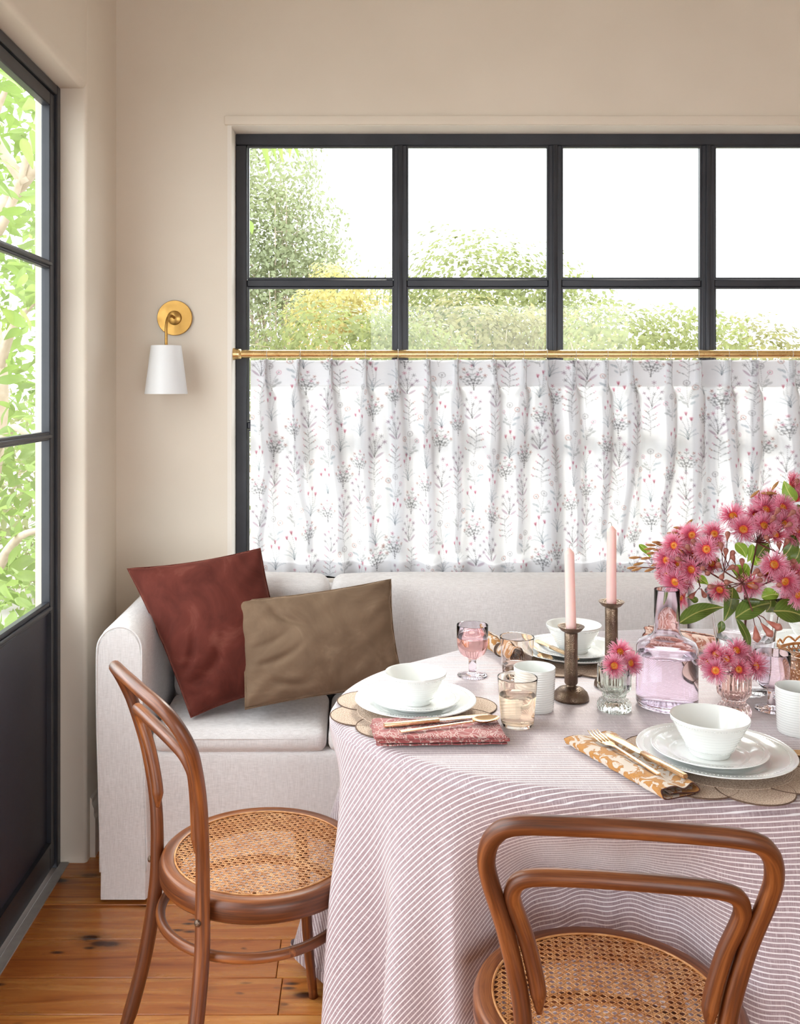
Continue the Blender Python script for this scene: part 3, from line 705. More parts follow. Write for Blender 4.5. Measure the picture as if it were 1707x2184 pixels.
# ================================================================ TABLE AND CLOTH
TZ = 0.750; TC = (0.70, 2.08)
pts = [(1200,1690),(1390,1701),(1560,1708),(1707,1714),(709,1543),(760,1572),(826,1602),(914,1636),(1031,1666),(1178,1686),(704,1512),(718,1482),(768,1447),(826,1423.5),(914,1403),(973,1385.5),(1320,1344),(1386,1341)]
PT = [tuple(at_z(x, y, TZ)[:2]) for x, y in pts]+[(0.95, 1.535), (1.2, 1.60), (1.42, 1.78), (1.52, 2.08), (1.44, 2.38), (1.22, 2.58), (1.0, 2.65), (0.45, 2.565)]
th = np.array([math.atan2(y-TC[1], x-TC[0]) for x, y in PT]); rr = np.array([math.hypot(x-TC[0], y-TC[1]) for x, y in PT])
od = np.argsort(th); th, rr = th[od], rr[od]
NTH = 900; tg = np.linspace(-pi, pi, NTH, endpoint=False)
R = np.interp(tg, np.concatenate([th-2*pi, th, th+2*pi]), np.tile(rr, 3))
ker = np.exp(-(np.arange(-40, 41)/16.0)**2); ker /= ker.sum()
R = np.convolve(np.concatenate([R[-40:], R, R[:40]]), ker, 'valid')
ox, oy = TC[0]+R*np.cos(tg), TC[1]+R*np.sin(tg)
tx, ty = np.roll(ox, -1)-np.roll(ox, 1), np.roll(oy, -1)-np.roll(oy, 1); tl = np.hypot(tx, ty); nx_, ny_ = ty/tl, -tx/tl
arc = np.concatenate([[0], np.cumsum(np.hypot(np.diff(ox), np.diff(oy)))])

tab = thing('dining_table', 'oval dining table hidden under the striped cloth', 'table', (TC[0], TC[1], 0))
tm = MB(); top = [(x-nx*0.014-TC[0], y-ny*0.014-TC[1]) for x, y, nx, ny in zip(ox[::6], oy[::6], nx_[::6], ny_[::6])]; k = len(top)
tm.add([(x, y, z) for z in (TZ-0.032, TZ-0.003) for x, y in top], [(i, (i+1) % k, k+(i+1) % k, k+i) for i in range(k)]+[tuple(range(k))[::-1], tuple(range(k, 2*k))])
tm.obj('tabletop', M['chairdark'], tab, sharp=40)
MB().lathe([(0, 0.05), (0.06, 0.05), (0.055, 0.3), (0.075, 0.5), (0.06, 0.66), (0.16, 0.715), (0, 0.715)], 32).obj('pedestal', M['chairdark'], tab, sharp=40)
for q in range(4):
    a = q*pi/2+pi/4
    MB().tube(catmull([(0.04*math.cos(a), 0.04*math.sin(a), 0.16), (0.2*math.cos(a), 0.2*math.sin(a), 0.1), (0.34*math.cos(a), 0.34*math.sin(a), 0.024)], 6), 0.024, 10).obj('foot', M['chairdark'], tab)

def cloth_mat():
    t = NT('striped_linen'); c = t.sep(t.coord(attr='grain'))
    v = t.coord(attr='grain')
    wob = t.math('MULTIPLY', t.math('SUBTRACT', t.noise(v, 30, 2), 0.5), 0.0012)
    fr = t.math('FRACT', t.math('DIVIDE', t.math('ADD', c[1], wob), 0.0086))
    line = t.math('SUBTRACT', 1.0, t.math('MULTIPLY', t.math('ABSOLUTE', t.math('SUBTRACT', fr, 0.5)), 2.0))
    stripe = t.ramp(line, [(0.68, 0.0), (0.82, 1.0)])
    m1 = t.node('ShaderNodeMapping'); t.link(v, m1.inputs[0]); m1.inputs['Scale'].default_value = (700, 45, 1); wx = t.noise(m1.outputs[0], 1.0, 3)
    m2 = t.node('ShaderNodeMapping'); t.link(v, m2.inputs[0]); m2.inputs['Scale'].default_value = (45, 700, 1); wy = t.noise(m2.outputs[0], 1.0, 3)
    weave = t.math('ADD', t.math('MULTIPLY', wx, 0.5), t.math('MULTIPLY', wy, 0.5))
    slub = t.ramp(wx, [(0.60, 0.0), (0.72, 0.55)])
    base = t.mix(t.ramp(weave, [(0.38, 0.0), (0.6, 1.0)]), srgb(146, 125, 130), srgb(178, 160, 165))
    base = t.mix(slub, base, srgb(222, 212, 214))
    col = t.mix(stripe, base, srgb(236, 230, 232))
    t.set(color=col, rough=0.8, sheen=0.75, sheenr=0.4); t.bump(t.math('ADD', weave, t.math('MULTIPLY', stripe, 0.3)), 0.25, 0.0009)
    return t.m
M['cloth'] = cloth_mat()
drops = np.concatenate([np.linspace(0.002, 0.05, 8), np.linspace(0.062, 0.70, 50)])
NRG = 16
G = np.zeros((NTH, NRG+6+len(drops), 3)); UVW = np.zeros_like(G)
zt = TZ+0.0015
for k in range(NRG):
    f = (k+0.02)/(NRG-1+0.02)
    G[:, k, 0] = TC[0]+(ox-nx_*0.016-TC[0])*f; G[:, k, 1] = TC[1]+(oy-ny_*0.016-TC[1])*f; G[:, k, 2] = zt
    UVW[:, k, 0], UVW[:, k, 1] = G[:, k, 0], G[:, k, 1]
er = 0.016
for k in range(6):
    a = (k+1)/6*pi/2
    G[:, NRG+k, 0] = ox-nx_*er+nx_*er*math.sin(a); G[:, NRG+k, 1] = oy-ny_*er+ny_*er*math.sin(a); G[:, NRG+k, 2] = zt-er+er*math.cos(a)
    UVW[:, NRG+k, 0] = ox-nx_*er+nx_*er*a; UVW[:, NRG+k, 1] = oy-ny_*er+ny_*er*a
# folds: irregular, deepen toward the hem
total = arc[-1]+math.hypot(ox[0]-ox[-1], oy[0]-oy[-1])
sarc = arc/total*2*pi
nf = 21
fold = np.sin(nf*sarc+1.7*np.sin(3*sarc+0.4)+0.9*np.sin(7*sarc+2.1)); fold2 = np.sin(2*nf*sarc+2.0*np.sin(5*sarc)+1.0)
def bumpth(px, py, wd):
    a = math.atan2(py-TC[1], px-TC[0]); d = (tg-a+pi) % (2*pi)-pi; return np.exp(-(d/wd)**2)
FC, FR = (0.388, 1.52), 0.222; fd = (-0.145+0.29, 0.99)
fd = (math.sin(math.radians(8.3))*1.0, math.cos(math.radians(8.3)))
lf = bumpth(-0.028, 1.845, 0.075); lb = bumpth(-0.005, 2.235, 0.085)
for k, d in enumerate(drops):
    t = d/0.70; g = sm(np.array((d-0.02)/0.40))
    off = 0.004+0.040*t+g*(0.026*fold+0.013*fold2)*(0.55+0.45*t)
    off += lf*(0.026*sm(np.array(d/0.3))+0.004*t)+lb*(0.15*t**1.2)
    # a shallow dip either side of the left fold
    off -= bumpth(0.03, 1.76, 0.06)*0.018*g
    x, y = ox+nx_*off, oy+ny_*off
    # the chair at the left tucks its seat under the overhang
    LC, LR, ld = (-0.200, 1.985), 0.205, (0.866, 0.5)
    u = (x-LC[0])*ld[1]-(y-LC[1])*ld[0]; q = (x-LC[0])*ld[0]+(y-LC[1])*ld[1]
    bell = np.exp(-0.9*(np.abs(u)/(LR*0.92))**6); wq = 1.06*LR*np.exp(-0.75*(np.abs(u)/LR)**4)
    push = np.clip(wq+0.010-q, 0, None)*bell*sm(np.array(d/0.27))*(x < 0.3)
    x = x+ld[0]*push; y = y+ld[1]*push
    # the seat of the chair at the front pushes the cloth in
    u = (x-FC[0])*fd[1]-(y-FC[1])*fd[0]; q = (x-FC[0])*fd[0]+(y-FC[1])*fd[1]
    bell = np.exp(-0.7*(np.abs(u)/FR)**4); wq = 1.07*FR*np.exp(-0.75*(np.abs(u)/FR)**4)
    push = np.clip(wq+0.012+0.016*(fold+1)*0.5+0.008*fold2-q, 0, None)*bell*sm(np.array(d/0.27))*(y < 2.0)
    y = np.where(y > 2.2, np.minimum(y, 2.645-0.023*sm(np.array(d/0.12))), y)
    G[:, NRG+6+k, 0] = x+fd[0]*push; G[:, NRG+6+k, 1] = y+fd[1]*push; G[:, NRG+6+k, 2] = zt-er-d
    dd = er*pi/2-er+d*1.03
    UVW[:, NRG+6+k, 0] = ox+nx_*dd; UVW[:, NRG+6+k, 1] = oy+ny_*dd
cl = thing('tablecloth', 'mauve and white pinstriped linen tablecloth falling in folds to the floor', 'tablecloth', (TC[0], TC[1], TZ))
cm = MB().grid(G, UVW, wrap=True)
o = cm.obj('cloth', M['cloth'], cl); o.location = (-TC[0], -TC[1], -TZ)
hem = MB(); hg = np.zeros((NTH, 3, 3)); src = G[:, -1]; cen = np.array([TC[0], TC[1], 0])
for j in range(3): hg[:, j] = src+np.array([0, 0, 0.004+0.010*j]); hg[:, j, 0] += nx_*0.0012; hg[:, j, 1] += ny_*0.0012
hu = np.repeat(UVW[:, -1:], 3, axis=1); hem.grid(hg, hu, wrap=True)
o = hem.obj('hem', M['cloth'], cl); o.location = (-TC[0], -TC[1], -TZ)
T0 = TZ+0.0022

# ================================================================ CHINA
def plate_mesh(Rd, name):
    H = 0.0205*(Rd/0.134)**0.5
    p = [(0, .004), (.52*Rd, .004), (.545*Rd, 0), (.575*Rd, 0), (.60*Rd, .0045), (.80*Rd, .62*H), (.985*Rd, H-.0012), (1.0*Rd, H), (.992*Rd, H+.0014), (.97*Rd, H+.0006),
         (.955*Rd, H-.0006), (.94*Rd, H-.0010), (.80*Rd, .62*H+.0035), (.70*Rd, .0095), (.665*Rd, .0083), (.65*Rd, .0086), (.635*Rd, .0076), (.62*Rd, .0079), (.605*Rd, .0070), (.5*Rd, .0066), (0, .0066)]
    return MB().lathe(p, 96).mesh(name, True, 60)
def beads_mesh(Rd, n, r, zf, name):
    mb = MB()
    for i in range(n):
        a = 2*pi*i/n; mb.sphere((Rd*math.cos(a), Rd*math.sin(a), zf), r, 6, 4, (1, 1, 0.7))
    return mb.mesh(name)
PLM = {}
def plate(loc, Rd, name, label, group, nb):
    key = (name, round(Rd, 4)); H = 0.0205*(Rd/0.134)**0.5
    if key not in PLM: PLM[key] = (plate_mesh(Rd, name), beads_mesh(Rd*0.905, nb, Rd*0.0075, H*0.86+0.0025, name+'_beads'))
    t = thing(name, label, 'plate', loc, 0, group)
    obj('dish', PLM[key][0], M['china'], t); stuff(obj('bead_ring', PLM[key][1], M['china'], t)); return t
def bowl(loc, label, sc_=1.0):
    if 'bowl' not in PLM:
        Ro, Ri, H = 0.0675, 0.034, 0.0665; p = [(0, .004), (.028, .004), (.030, 0), (.033, 0), (Ri+.001, .004)]
        for i in range(1, 40):
            f = i/40; rib = 0.00030*math.sin(f*2*pi*11) if 0.2 < f < 0.8 else 0
            p.append((Ri+(Ro-Ri)*(f**0.92)+rib, .004+f*(H-.006)))
        p += [(Ro, H-.0015), (Ro-.0008, H), (Ro-.0022, H-.001)]
        for i in range(14, -1, -1):
            f = i/14; p.append((max(0.0, (Ri-.0055)+(Ro-Ri+.002)*(f**0.8)), .0085+f*(H-.011)))
        p.append((0, .0065)); PLM['bowl'] = MB().lathe(p, 96).mesh('bowl', True, 60)
        b = MB()
        for i in range(84):
            a = 2*pi*i/84
            b.sphere((.0655*math.cos(a), .0655*math.sin(a), .0590), .0009, 6, 4); b.sphere((.0402*math.cos(a), .0402*math.sin(a), .0125), .0008, 5, 4)
        PLM['bowlb'] = b.mesh('bowl_beads')
    t = thing('bowl', label, 'bowl', loc, 0, 'white ribbed bowls', sc_)
    obj('body', PLM['bowl'], M['china'], t); stuff(obj('bead_ring', PLM['bowlb'], M['china'], t)); return t
def mug(loc, label, rotz):
    if 'mug' not in PLM:
        p = [(0, .003), (.034, .003), (.0355, 0), (.038, 0), (.039, .004)]
        for i in range(1, 90):
            f = i/90; p.append((.039+.0035*f+0.00026*math.sin(f*2*pi*17), .004+f*.080))
        p += [(.0427, .0855), (.042, .0865), (.0408, .0855)]
        for i in range(12, -1, -1):
            f = i/12; p.append((.0365+.0042*f if i else .034, .007+f*.077))
        p.append((0, .006)); PLM['mug'] = MB().lathe(p, 80).mesh('mug', True, 60)
        hp = catmull([(.0405, 0, .072), (.056, 0, .0735), (.066, 0, .066), (.067, 0, .05), (.061, 0, .034), (.049, 0, .024), (.0395, 0, .021)], 8)
        PLM['mugh'] = MB().tube(hp, 0.0055, 12, flat=0.62, up=(0, 0, 1)).mesh('mug_handle')
    t = thing('mug', label, 'mug', loc, rotz, 'white ribbed mugs')
    obj('body', PLM['mug'], M['china'], t); obj('handle', PLM['mugh'], M['china'], t); return t

# ---------------------------------------------------------------- placemats
def jute():
    t = NT('jute_weave'); v = t.coord('Object'); s_ = t.sep(v)
    r = t.math('SQRT', t.math('ADD', t.math('MULTIPLY', s_[0], s_[0]), t.math('MULTIPLY', s_[1], s_[1])))
    wv = t.math('SINE', t.math('MULTIPLY', r, 2*pi/0.0032)); n = t.noise(v, 420, 3); n2 = t.noise(v, 40, 3)
    t.set(color=t.mix(t.ramp(n, [(0.35, 0.0), (0.65, 1.0)]), srgb(156, 132, 114), srgb(214, 194, 176)), rough=0.9)
    t.bump(t.math('ADD', t.math('MULTIPLY', wv, 0.35), t.math('ADD', n, n2)), 0.5, 0.0015); return t.m
M['jute'] = jute(); M['cord'] = pm('dark_cord', srgb(84, 64, 52), srgb(110, 86, 70), 300, 0.9)
pet = MB().lathe([(0, 0), (.0625, 0), (.0625, .0022), (0, .0026)], 40).mesh('petal', True, 40)
pcord = MB().tube([(.0628*math.cos(a), .0628*math.sin(a), .0017) for a in np.linspace(0, 2*pi, 56)[:-1]], .0013, 5, closed=True).mesh('petal_cord')
pcen = MB().lathe([(0, 0), (.118, 0), (.118, .0030), (0, .0034)], 64).mesh('centre', True, 40)
def placemat(c, label, rot):
    t = thing('placemat', label, 'placemat', (c[0], c[1], T0), rot, 'scalloped jute placemats')
    obj('centre', pcen, M['jute'], t, (0, 0, 0.0012))
    for i in range(8):
        a = 2*pi*i/8; q = obj('petal', pet, M['jute'], t, (.112*math.cos(a), .112*math.sin(a), 0.0004*(i % 4)), (0, 0, a))
        obj('edge_cord', pcord, M['cord'], q)
    return t
MT = T0+0.0046
# left, right, back and far right settings
LS, RS, BS, FS = (0.1147, 1.972), (0.6265, 1.692), (0.523, 2.352), (1.135, 2.40)
placemat((LS[0]-0.002, LS[1]-0.008), 'scalloped jute placemat under the left-hand plates, beside the rust red napkin', 0.25)
placemat((RS[0]+0.01, RS[1]-0.005), 'scalloped jute placemat under the nearest plates, beside the mustard napkin with the fork', 0.1)
placemat(BS, 'scalloped jute placemat behind the shorter candlestick', 0.3)
placemat(FS, 'scalloped jute placemat behind the flower vase at the right edge', 0.2)
DN = 'white beaded dinner plates'; SN = 'white beaded side plates'
def setting(c, rd, rs, sc_, d, s_, b, off=(0, 0)):
    plate((c[0], c[1], MT), rd, 'dinner_plate', d, DN, 120)
    zs_ = MT+0.0075
    plate((c[0]+off[0], c[1]+off[1], zs_), rs, 'side_plate', s_, SN, 90)
    bowl((c[0]+off[0]*1.0, c[1]+off[1]-0.003, zs_+0.0070), b, sc_)
setting(LS, 0.1245, 0.0905, 0.935, 'white dinner plate beside the rust red napkin', 'white side plate between bowl and dinner plate, beside the rust red napkin', 'white bowl on the plates nearest the sofa cushions', (0.0, -0.006))
setting(RS, 0.1345, 0.0985, 1.0, 'white dinner plate beside the mustard napkin with the fork, nearest the camera', 'white side plate between bowl and dinner plate, nearest the camera', 'white bowl nearest the camera, in front of the pink fluted vase', (-0.012, -0.004))
setting(BS, 0.134, 0.105, 0.99, 'white dinner plate behind the candlesticks', 'white side plate under the bowl behind the candlesticks', 'white bowl behind the shorter pink candle', (0.0, -0.004))
setting(FS, 0.134, 0.105, 1.0, 'white dinner plate behind the clear flower vase, at the right edge', 'white side plate behind the clear flower vase, at the right edge', 'white bowl behind the clear flower vase, at the right edge', (0.0, -0.004))
mug((0.361, 1.981, T0), 'white ribbed mug behind the pale amber tumbler', math.radians(183))
mug((0.844, 1.846, T0), 'white ribbed mug cut by the right edge, beside the lilac goblet', math.radians(20))

# ---------------------------------------------------------------- glassware
def goblet(loc, label, gm, wine=None):
    t = thing('goblet', label, 'goblet', loc, 0, 'stemmed goblets')
    foot = [(0, 0), (.0335, 0), (.0345, .0012), (.034, .0026), (.020, .0042), (.0098, .0065), (.0088, .010), (.0088, .036)]
    o_ = [(.0105, .040), (.020, .0445), (.0285, .0525), (.0335, .063), (.0355, .075), (.0358, .090), (.0360, .1165), (.0355, .1175), (.0349, .1165)]
    i_ = [(.0344, .090), (.0341, .075), (.032, .064), (.027, .054), (.019, .0470), (.010, .0440), (0, .0435)]
    MB().lathe(foot+o_+i_, 64).obj('glass', gm, t)
    if wine:
        zz_ = 0.088
        MB().lathe([(0, .0432), (.010, .0437), (.0192, .0466), (.0273, .0537), (.0323, .0638), (.0344, .075), (.0347, zz_), (.0335, zz_-.0006), (0, zz_-.0008)], 64).obj('wine', wine, t, sharp=50)
    return t
goblet((0.2595, 2.207, T0), 'pink stemmed goblet half full of rose wine', M['lilac'], M['rose'])
goblet((0.848, 1.975, T0), 'empty lilac stemmed goblet between the pink fluted vase and the mug', M['lilac'])
def tumbler(loc, label, gm, level, liquid):
    t = thing('tumbler', label, 'glass', loc, 0, 'pale tumblers')
    p = [(0, 0), (.029, 0), (.0312, .002), (.0325, .010)]+[(.0325+.0065*f, .010+f*.084) for f in np.linspace(0.1, 1, 8)]+[(.0389, .0948), (.0381, .0942)]
    p += [(.0316+.0065*f, .012+f*.082) for f in np.linspace(0.97, 0.0, 8)]+[(.029, .0072), (.024, .006), (0, .006)]
    MB().lathe(p, 64).obj('glass', gm, t)
    if level:
        R_ = lambda z: .0316+.0065*(z-.012)/.082
        q = [(0, .0057), (.024, .0057), (.0293, .0070), (R_(.012)+.0003, .012), (R_(level)+.0003, level), (R_(level)-.001, level-.0006), (0, level-.0008)]
        MB().lathe(q, 64).obj('drink', liquid, t, sharp=50)
    return t
tumbler((0.3095, 1.882, T0), 'pale amber tumbler with a drink, in front of the white mug', M['amber'], 0.060, M['drink'])
tumbler((0.359, 2.190, T0), 'pale peach tumbler behind the white mug', M['peach'], 0.032, M['drink'])
tumbler((0.925, 2.025, T0), 'pale peach tumbler in front of the cane basket', M['peach'], 0.0, None)
# carafe
cf = thing('carafe', 'lilac glass carafe of water with a straight neck', 'carafe', (0.640, 2.0, T0))
o_ = [(0, 0.004), (.045, .003), (.054, 0), (.060, .002), (.0625, .010), (.0625, .115), (.0618, .124), (.057, .133), (.040, .1415), (.031, .147), (.0268, .155), (.0258, .166), (.0258, .2405), (.0252, .2418), (.0243, .2405)]
i_ = [(.0238, .166), (.0246, .155), (.029, .1445), (.039, .1385), (.0555, .130), (.0598, .122), (.0602, .112), (.0602, .016), (.056, .010), (.040, .0085), (0, .009)]
MB().lathe(o_+i_, 72).obj('glass', M['lilac'], cf)
MB().lathe([(0, .0088), (.040, .0083), (.0562, .0098), (.0605, .016), (.0605, .108), (.059, .1072), (0, .107)], 72).obj('water', M['water'], cf, sharp=50)
# fluted footed vases
def fluted(name, label, loc, gm, Ht=0.092, sc_=1.0):
    t = thing(name, label, 'vase', loc, 0, None, sc_)
    prof = [(0, 0, 0), (.031, 0, .5), (.0345, .003, .7), (.0350, .013, .8), (.031, .021, .6), (.0225, .0265, .3), (.0205, .030, .2), (.0235, .0345, .5), (.031, .042, .8), (.0342, .046, .9), (.0346, .052, 1), (.0346, .088, 1), (.0343, .0905, .4), (.0335, .092, 0), (.0322, .0905, 0),
            (.0316, .060, 0), (.0312, .052, 0), (.027, .043, 0), (.019, .0375, 0), (0, .0365, 0)]
    fl = lambda a, k: 1-0.10*prof[k][2]*(0.5+0.5*math.cos(a*20))
    MB().lathe([(r, z) for r, z, f in prof], 132, flute=fl).obj('glass', gm, t)
    b = MB()
    for i in range(22):
        a = 2*pi*i/22; b.sphere((.0222*math.cos(a), .0222*math.sin(a), .0315), .0021, 6, 4)
    stuff(b.obj('bead_ring', gm, t)); return t
GV, PV, BV = (0.523, 1.972), (0.7566, 1.941), (0.838, 2.092)
fluted('fluted_vase', 'grey-green fluted glass vase holding three pink blossoms', (*GV, T0), M['greenglass'])
fluted('fluted_vase', 'pink fluted glass vase holding a bunch of pink blossoms', (*PV, T0), M['pinkglass'], 0.09, 0.97)
vs = thing('flower_vase', 'large clear glass vase flaring upward, holding the flower arrangement', 'vase', (*BV, T0))
prof = [(0, .004), (.040, .002), (.045, 0), (.048, .004), (.049, .012), (.055, .06), (.064, .13), (.074, .19), (.082, .215), (.0813, .2165), (.0805, .215), (.072, .19), (.0615, .13), (.0525, .06), (.0465, .020), (.040, .014), (0, .013)]
MB().lathe(prof, 96, flute=lambda a, k: 1-(0.018*abs(math.sin(a*6)) if 4 < k < 8 else 0)).obj('glass', M['clear'], vs)
MB().lathe([(0, .0128), (.040, .0138), (.0468, .0199), (.0528, .06), (.0605, .118), (.059, .1172), (0, .117)], 72).obj('water', M['water'], vs, sharp=50)

# ---------------------------------------------------------------- candlesticks
def candlestick(loc, Ht, label, cl_label, ch, lean):  # candle
    t = thing('candlestick', label, 'candlestick', loc, 0, 'hammered bronze candlesticks')
    MB().lathe([(0, 0.001), (.0365, 0), (.0378, .0012), (.0374, .006), (.034, .015), (.026, .0225), (.016, .0262), (.0112, .0275), (.0100, .030), (.0102, .0325), (0, .0325)], 64).obj('base', M['bronze'], t)
    cz = MB().lathe([(0, .0325), (.0128, .0325), (.0142, .036), (.0141, .07), (.0139, Ht-.030), (.0141, Ht-.0145), (.0128, Ht-.0125), (0, Ht-.0125)], 16)
    cz.obj('column', M['bronze'], t, sharp=50)
    tr = MB().lathe([(0, Ht-.0125), (.013, Ht-.0125), (.021, Ht-.0085), (.0282, Ht-.0002), (.0284, Ht+.0008), (.0276, Ht+.0006), (.0205, Ht-.0062), (.0118, Ht-.0085), (0, Ht-.0085)], 56).obj('drip_tray', M['bronze'], t, sharp=60)
    c = thing('taper_candle', cl_label, 'candle', (loc[0], loc[1], loc[2]+Ht-.0080), 0, 'pink taper candles')
    c.rotation_euler = lean
    rb = .0110; p = [(0, 0), (rb, 0), (rb*1.0, .01), (rb*.95, ch*.6), (rb*.93, ch-.012), (rb*.93, ch-.0105), (rb*.62, ch-.006), (rb*.22, ch-.0008), (0, ch)]
    MB().lathe(p, 32).obj('wax', M['wax'], c, sharp=50)
    MB().tube(catmull([(0, 0, ch-.001), (0, 0, ch+.004), (.0015, 0, ch+.0065), (.004, 0, ch+.006), (.0055, 0, ch+.0035)] if ch < .1755 else [(0, 0, ch-.001), (-.0005, 0, ch+.004), (-.003, 0, ch+.007), (-.006, 0, ch+.0062), (-.0075, 0, ch+.004)], 4), .0007, 6).obj('wick', M['wick'], c)
candlestick((0.4495, 2.041, T0), 0.154, 'shorter bronze candlestick in front of the back place setting', 'pink taper candle on the shorter candlestick', 0.1745, (0.0, -0.022, 0))
candlestick((0.5585, 2.130, T0), 0.187, 'taller bronze candlestick behind the grey-green fluted vase', 'pink taper candle on the taller candlestick', 0.1765, (0.0, 0.004, 0))

# ---------------------------------------------------------------- napkins
def print_mat(name, g1, g2, ink, ink2, sc_=1.0, thr=0.5):
    """block-printed cotton: flowers and trailing vines in outline"""
    t = NT(name); v = t.coord(attr='grain', scale=sc_); n = t.noise(v, 22, 3)
    warp = t.node('ShaderNodeVectorMath', operation='ADD'); t.link(v, warp.inputs[0])
    nn = t.node('ShaderNodeTexNoise'); t.link(v, nn.inputs['Vector']); nn.inputs['Scale'].default_value = 45
    ws = t.node('ShaderNodeVectorMath', operation='SCALE'); t.link(nn.outputs['Color'], ws.inputs[0]); ws.inputs['Scale'].default_value = 0.012; t.link(ws.outputs[0], warp.inputs[1])
    vo = t.node('ShaderNodeTexVoronoi', feature='F1'); t.link(warp.outputs[0], vo.inputs['Vector']); vo.inputs['Scale'].default_value = 30; vo.inputs['Randomness'].default_value = 0.7
    d = vo.outputs['Distance']
    loc = t.node('ShaderNodeVectorMath', operation='SUBTRACT'); t.link(warp.outputs[0], loc.inputs[0])
    ps = t.node('ShaderNodeVectorMath', operation='SCALE'); t.link(vo.outputs['Position'], ps.inputs[0]); ps.inputs['Scale'].default_value = 1.0; t.link(ps.outputs[0], loc.inputs[1])
    xy = t.sep(loc.outputs[0]); ang = t.math('ARCTAN2', xy[1], xy[0])
    petal = t.math('MULTIPLY', t.math('ADD', t.math('SINE', t.math('MULTIPLY', ang, 9.0)), 1.0), 0.5)
    ringv = t.math('SINE', t.math('MULTIPLY', t.math('ADD', d, t.math('MULTIPLY', petal, 0.07)), 46.0))
    flower = t.math('MULTIPLY', t.ramp(ringv, [(0.62, 0.0), (0.72, 1.0)]), t.ramp(d, [(0.40, 1.0), (0.46, 0.0)]))
    e = t.voronoi(warp.outputs[0], 62.0, 'DISTANCE_TO_EDGE'); vine = t.math('MULTIPLY', t.ramp(e, [(0.03, 1.0), (0.07, 0.0)]), t.ramp(d, [(0.40, 0.0), (0.46, 1.0)]))
    c = t.mix(t.ramp(n, [(0.35, 0.0), (0.65, 1.0)]), g1, g2)
    c = t.mix(t.math('MULTIPLY', vine, 0.8), c, ink2); c = t.mix(t.math('MULTIPLY', flower, 0.9), c, ink)
    t.set(color=c, rough=0.85, sheen=0.15); t.bump(t.noise(v, 700, 2), 0.2, 0.0006); return t.m
M['nap_rust'] = print_mat('rust_block_print', srgb(146, 72, 72), srgb(166, 86, 84), srgb(226, 212, 204), srgb(206, 180, 172))
def damask(name, ground, figure, fig2, sc_=1.0):
    t = NT(name); v = t.coord(attr='grain', scale=sc_); n = t.noise(v, 26, 4, 0.55, 2.2); n2 = t.noise(v, 90, 3)
    m = t.ramp(n, [(0.485, 0.0), (0.515, 1.0)]); edge = t.ramp(n, [(0.515, 0.0), (0.53, 1.0), (0.55, 0.0)])
    c = t.mix(m, ground, t.mix(n2, figure, fig2)); c = t.mix(t.math('MULTIPLY', edge, 0.6), c, srgb(120, 78, 40))
    t.set(color=c, rough=0.85, sheen=0.15); t.bump(t.noise(v, 700, 2), 0.2, 0.0006); return t.m
M['nap_mustard'] = damask('mustard_damask', srgb(206, 192, 178), srgb(172, 116, 52), srgb(190, 136, 72))
M['nap_blush'] = damask('blush_damask', srgb(224, 196, 182), srgb(196, 138, 116), srgb(170, 100, 84), 1.2)
M['nap_edge'] = pm('napkin_edge', srgb(70, 40, 36), srgb(90, 54, 46), 200, 0.9)
def folded(name, label, mat, c, rotz, prof, width, thick, group, taper=None, curve=None, cat='napkin'):
    """a folded cloth: the cross-section polyline (y, z) runs along x"""
    t = thing(name, label, cat, c, rotz, group)
    P = catmull([(0, y, z) for y, z in prof], 5); n = len(P); nl = 40
    nor = []
    for i in range(n):
        a, b = P[max(0, i-1)], P[min(n-1, i+1)]; d = (b-a).normalized(); nor.append(Vector((0, -d.z, d.y)))
    L = [0.0]
    for i in range(1, n): L.append(L[-1]+(P[i]-P[i-1]).length)
    mb = MB(); rings = []; C = []
    loop = [(i, 1) for i in range(n)]+[(i, -1) for i in range(n-1, -1, -1)]
    G = np.zeros((nl+1, len(loop), 3)); UV = np.zeros_like(G)
    for k in range(nl+1):
        f = k/nl; x = (f-0.5)*width; s_ = taper(f) if taper else (1, 1)
        for m_, (i, sg) in enumerate(loop):
            p = P[i]+nor[i]*(thick/2*sg)
            dy_ = curve(f) if curve else 0
            wv = 0.0006*math.sin(18*x/width*2+i*0.7)
            G[k, m_] = (x+0.004*math.sin(i*0.35)*(1 if 0 < k < nl else 1), p.y*s_[0]+dy_, max(0.0, p.z*s_[1]+wv)); UV[k, m_] = (x, L[i], 0)
    m_ = len(loop); V = G.reshape(-1, 3).tolist(); Cc = UV.reshape(-1, 3).tolist(); F = []
    for k in range(nl):
        for i in range(m_): j = (i+1) % m_; F.append((k*m_+i, (k+1)*m_+i, (k+1)*m_+j, k*m_+j))
    for k in (0, nl):
        for i in range(n-1): q = (k*m_+i, k*m_+i+1, k*m_+m_-2-i, k*m_+m_-1-i); F.append(q)
    mb.add(V, F, Cc); mb.obj('cloth', mat, t, sharp=50)
    # stitched hems along the two open ends
    for k in (0, nl):
        e = MB().tube([Vector(G[k, i])*0.5+Vector(G[k, m_-1-i])*0.5+Vector((0.0012*(1 if k else -1), 0, 0)) for i in range(0, n)], thick*0.42, 5)
        e.obj('hem', mat if name != 'rolled_napkin' else M['nap_edge'], t)
    return t
flat = [(-.048, .003), (.046, .003), (.051, .006), (.046, .0088), (-.044, .0088), (-.0485, .0118), (-.044, .0146), (.044, .0146), (.049, .0176), (.044, .0204), (-.046, .0204), (-.0505, .015), (-.049, .0082)]
folded('folded_napkin', 'rust red block-printed napkin folded flat, with knife and spoon on it', M['nap_rust'], (0.148, 1.813, MT-0.0030), math.radians(4.5), [(y, z+.001) for y, z in flat], 0.238, 0.0024, None,
       taper=lambda f: (0.92+0.16*f, 1.0-0.10*f))
